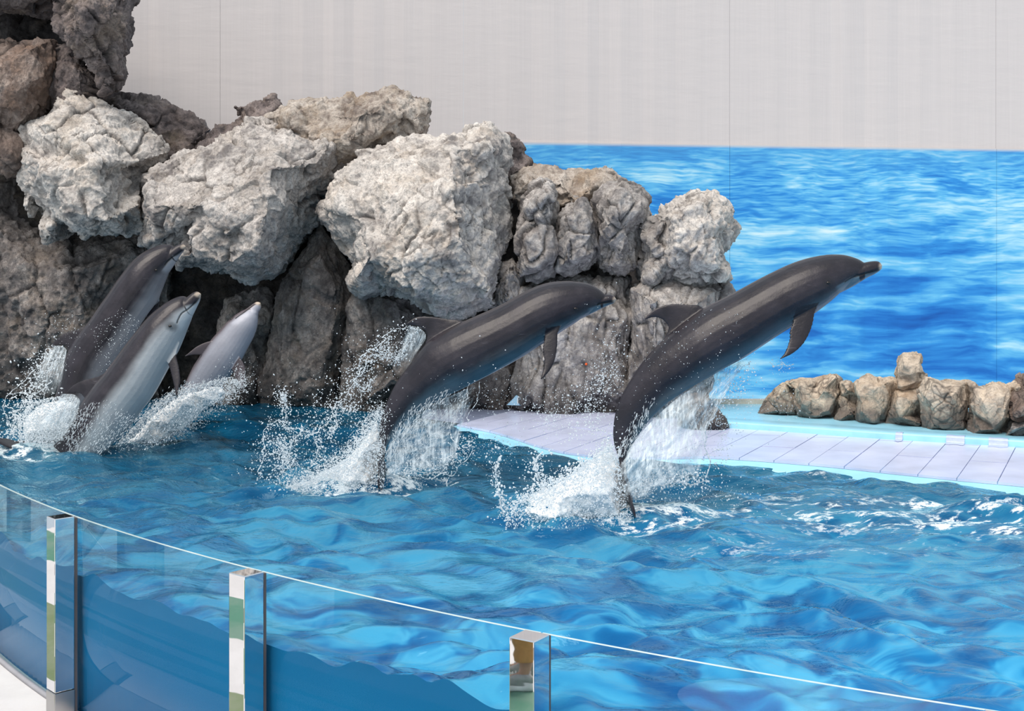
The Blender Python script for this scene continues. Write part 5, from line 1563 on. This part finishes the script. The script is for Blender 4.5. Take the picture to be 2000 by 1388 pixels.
# lavender water running over the kerb in three places
M_SPILL = mat_plain('thin_lavender_water', (0.44, 0.52, 0.76), 0.3, 0, 12.0, 0.1, 0.2)
kpx = np.array([CX + F * KF[i, 0] / KF[i, 1] for i in range(len(KF))])
for c_, w_ in ((1756, 14), (1866, 36), (1950, 38)):
    bm = bmesh.new(); rows = []
    n_ = 9
    for j in range(n_ + 1):
        t = j / n_
        px_ = c_ - w_ / 2 + w_ * t
        i0 = np.interp(px_, kpx, np.arange(len(KF)))
        b = np.array([np.interp(i0, np.arange(len(KF)), KF[:, m]) for m in range(2)])
        nn = np.array([np.interp(i0, np.arange(len(KF)), kn[:, m]) for m in range(2)])
        e = 0.02 * math.sin(t * 9 + c_) * 1.0
        pr = [(-0.10 - e, LZ + 0.003), (-0.02, LZ + 0.005), (-0.007, LZ + 0.02), (-0.006, DZ - 0.015), (0.004, DZ + 0.004), (0.03 + e, DZ + 0.006), (0.10 + e, DZ + 0.001)]
        rows.append([bm.verts.new((b[0] + nn[0] * a, b[1] + nn[1] * a, z)) for a, z in pr])
    for j in range(n_):
        for m in range(6): bm.faces.new((rows[j][m], rows[j][m + 1], rows[j + 1][m + 1], rows[j + 1][m]))
    bmesh.ops.recalc_face_normals(bm, faces=bm.faces[:])
    so = bm_obj('water_spill', bm, M_SPILL, None, True)
    child(so, deck)

# ---------------------------------------------------------------- a visitor on the walkway, seen mirrored in the polished post
def mirror_spot(px, py, th):
    """floor point that the outer face of the post at angle th mirrors to the camera at px, py"""
    nv = np.array([math.cos(th), math.sin(th), 0.0])
    fc = np.array([*cpt(th, CR + 0.03 + PW), 0.0])
    o = np.array([0, 0, CH]); d = np.array([(px - CX) / F, 1.0, -(py - HY) / F])
    t = ((fc - o) @ nv) / (d @ nv)
    hit = o + d * t
    r = d - 2 * (d @ nv) * nv
    u = (FZ - hit[2]) / r[2]
    return hit + r * u, r
spot, rdir = mirror_spot(1024, 1322, pth[2])
def cloth(name, col, rough=0.8):
    n = NT(name); p_ = n.obj()
    f = n.noise(p_, 18.0, 5)
    n.bump(n.noise(p_, 60.0, 4), 0.2, 0.004)
    return n.base(n.ramp(f, [(0.3, tuple(x * 0.8 for x in col)), (0.7, tuple(min(1, x * 1.15) for x in col))]), rough)
M_TAN, M_SHIRT, M_SKINP, M_HAIR, M_SHOE, M_SOLE = cloth('tan_cotton', (0.42, 0.22, 0.07)), cloth('grey_shirt', (0.30, 0.32, 0.34)), cloth('skin', (0.50, 0.28, 0.19), 0.5), cloth('dark_hair', (0.02, 0.015, 0.012), 0.5), cloth('grey_canvas_shoe', (0.40, 0.39, 0.37)), cloth('white_rubber_sole', (0.80, 0.79, 0.75), 0.5)

def skin_mesh(name, verts, edges, radii, root, sub=2):
    me = bpy.data.meshes.new(name); me.from_pydata(verts, edges, []); me.update()
    o = bpy.data.objects.new(name, me); COL.objects.link(o)
    sk = o.modifiers.new('k', 'SKIN'); sk.use_smooth_shade = True
    for i, r in enumerate(radii):
        v = me.skin_vertices[0].data[i]
        v.radius = (r, r) if not hasattr(r, '__len__') else r
        v.use_root = (i == root)
    sb = o.modifiers.new('b', 'SUBSURF'); sb.levels = sub
    bpy.context.view_layer.update()
    m2 = bpy.data.meshes.new_from_object(o.evaluated_get(bpy.context.evaluated_depsgraph_get()))
    bpy.data.objects.remove(o); bpy.data.meshes.remove(me)
    m2.name = name
    return m2

V_, E_, R_ = [], [], []
def pv(p, r, parent=None):
    V_.append(p); R_.append(r)
    if parent is not None: E_.append((parent, len(V_) - 1))
    return len(V_) - 1
pel = pv((0, 0, 0.94), (0.155, 0.115))
wst = pv((0, 0, 1.10), (0.135, 0.10), pel)
che = pv((0, -0.01, 1.32), (0.165, 0.115), wst)
sho = pv((0, 0, 1.44), (0.10, 0.075), che)
nek = pv((0, 0.0, 1.52), 0.055, sho)
jaw = pv((0, -0.025, 1.60), (0.070, 0.080), nek)
hed = pv((0, -0.01, 1.69), (0.080, 0.098), jaw)
crn = pv((0, 0.0, 1.755), 0.058, hed)
nos = pv((0, -0.118, 1.635), 0.012, jaw)
for s_ in (-1, 1):
    ear = pv((s_ * 0.085, 0.0, 1.655), 0.014, hed)
    sh = pv((s_ * 0.17, 0, 1.42), 0.062, che)
    el = pv((s_ * 0.23, 0.02, 1.14), 0.044, sh)
    wr = pv((s_ * 0.25, -0.05, 0.90), 0.030, el)
    pm = pv((s_ * 0.255, -0.07, 0.83), (0.022, 0.038), wr)
    for k_, (dy, ln) in enumerate(((-0.030, 0.075), (-0.010, 0.088), (0.010, 0.082), (0.029, 0.062))):
        a_ = pv((s_ * 0.258, -0.075 + dy, 0.785), 0.0095, pm)
        b_ = pv((s_ * 0.250, -0.080 + dy, 0.785 - ln * 0.5), 0.0088, a_)
        pv((s_ * 0.236, -0.084 + dy, 0.785 - ln), 0.0075, b_)
    t1 = pv((s_ * 0.240, -0.115, 0.83), 0.011, pm)
    pv((s_ * 0.228, -0.128, 0.79), 0.009, t1)
    hp = pv((s_ * 0.095, 0.0, 0.86), 0.092, pel)
    kn_ = pv((s_ * 0.105, -0.015 if s_ > 0 else -0.05, 0.49), 0.062, hp)
    cf = pv((s_ * 0.108, 0.015, 0.34), 0.058, kn_)
    an = pv((s_ * 0.110, 0.035, 0.115), 0.036, cf)
    fo = pv((s_ * 0.115, -0.03, 0.055), (0.034, 0.026), an)
    pv((s_ * 0.122, -0.11, 0.045), (0.030, 0.018), fo)
me = skin_mesh('person', V_, E_, R_, 0)
face_dir = math.atan2(-rdir[1], -rdir[0])
per = link_mesh('person', me, None)
for m_ in (M_SKINP, M_TAN, M_SHIRT): me.materials.append(m_)
zc = np.array([p_.center[2] for p_ in me.polygons]); xc = np.array([abs(p_.center[0]) for p_ in me.polygons])
mi = np.zeros(len(zc), dtype=np.int32)
mi[(zc > 0.22) & (zc < 1.0) & (xc < 0.205)] = 1
mi[(zc >= 1.0) & (zc < 1.50)] = 2
mi[(zc >= 0.90) & (zc < 1.15) & (xc > 0.2)] = 0
me.polygons.foreach_set('material_index', mi)
per.rotation_euler = (0, 0, math.radians(-150))
per.location = (spot[0], spot[1], FZ + 0.004)
off = Matrix.Rotation(math.radians(-150), 3, 'Z') @ Vector((0.115, 0.0, 0))
per.location.x -= off.x; per.location.y -= off.y
tag(per, 'person in tan trousers and grey canvas shoes standing on the walkway, mirrored in the post', 'person')
# hair, cropped trouser cuffs, shoes
bm = bmesh.new(); bmesh.ops.create_uvsphere(bm, u_segments=20, v_segments=14, radius=1, matrix=Matrix.Translation((0, 0.018, 1.715)) @ Matrix.Diagonal((0.094, 0.108, 0.105, 1)))
bmesh.ops.delete(bm, geom=[v for v in bm.verts if v.co.z < 1.66 and v.co.y < 0.03 or v.co.z < 1.63 or (v.co.y < -0.055 and v.co.z < 1.735)], context='VERTS')
bm_obj('hair', bm, M_HAIR, per, True)
for s_ in (-1, 1):
    bm = bmesh.new(); bmesh.ops.create_uvsphere(bm, u_segments=10, v_segments=8, radius=0.011, matrix=Matrix.Translation((s_ * 0.032, -0.098, 1.668)))
    bm_obj('eye', bm, M_EYE, per, True)
    # trouser leg below the knee ends in a loose cuff
    bm = bmesh.new()
    rg_ = [[(s_ * (0.106 + 0.003 * k_ / 5) + r_ * math.cos(a_), y_ + r_ * math.sin(a_), z_) for a_ in np.linspace(0, 2 * math.pi, 20, endpoint=False)]
           for k_, (r_, z_, y_) in enumerate(((0.066, 0.50, -0.02), (0.068, 0.40, 0.005), (0.066, 0.30, 0.018), (0.064, 0.225, 0.026), (0.067, 0.22, 0.026), (0.067, 0.18, 0.03)))]
    ring_loft(bm, rg_, cap=False)
    bm_obj('trouser_cuff', bm, M_TAN, per, True)
    # shoe: canvas upper on a white sole, laces across
    bm = bmesh.new()
    def foot(z, grow):
        pts_ = [(0, 0.085), (0.034, 0.075), (0.040, 0.02), (0.040, -0.05), (0.048, -0.11), (0.040, -0.165), (0.012, -0.19), (-0.018, -0.178), (-0.038, -0.13), (-0.036, -0.05), (-0.036, 0.02), (-0.032, 0.075)]
        return [(s_ * 0.115 + s_ * x_ * grow, y_ * grow, z_) for (x_, y_), z_ in zip(pts_, z if hasattr(z, '__len__') else [z] * 12)]
    ring_loft(bm, [foot(0.0, 1.0), foot(0.012, 1.04), foot(0.026, 1.04), foot(0.03, 1.0)])
    bmesh.ops.recalc_face_normals(bm, faces=bm.faces[:])
    shoe = bm_obj('shoe_sole', bm, M_SOLE, per, True)
    bm = bmesh.new()
    top = [0.125, 0.118, 0.105, 0.090, 0.062, 0.048, 0.042, 0.046, 0.058, 0.090, 0.105, 0.118]
    ring_loft(bm, [foot(0.026, 0.99), foot([0.026 + (t_ - 0.026) * 0.6 for t_ in top], 0.95), foot(top, 0.72)])
    bmesh.ops.recalc_face_normals(bm, faces=bm.faces[:])
    up = bm_obj('shoe_upper', bm, M_SHOE, per, True)
    for k_ in range(4):
        bm = bmesh.new()
        y_ = -0.03 - 0.025 * k_
        boxm(bm, (s_ * 0.116, y_, 0.108 - 0.013 * k_), (0.050, 0.008, 0.006), 0.002)
        bm_obj('lace', bm, M_SOLE, up)
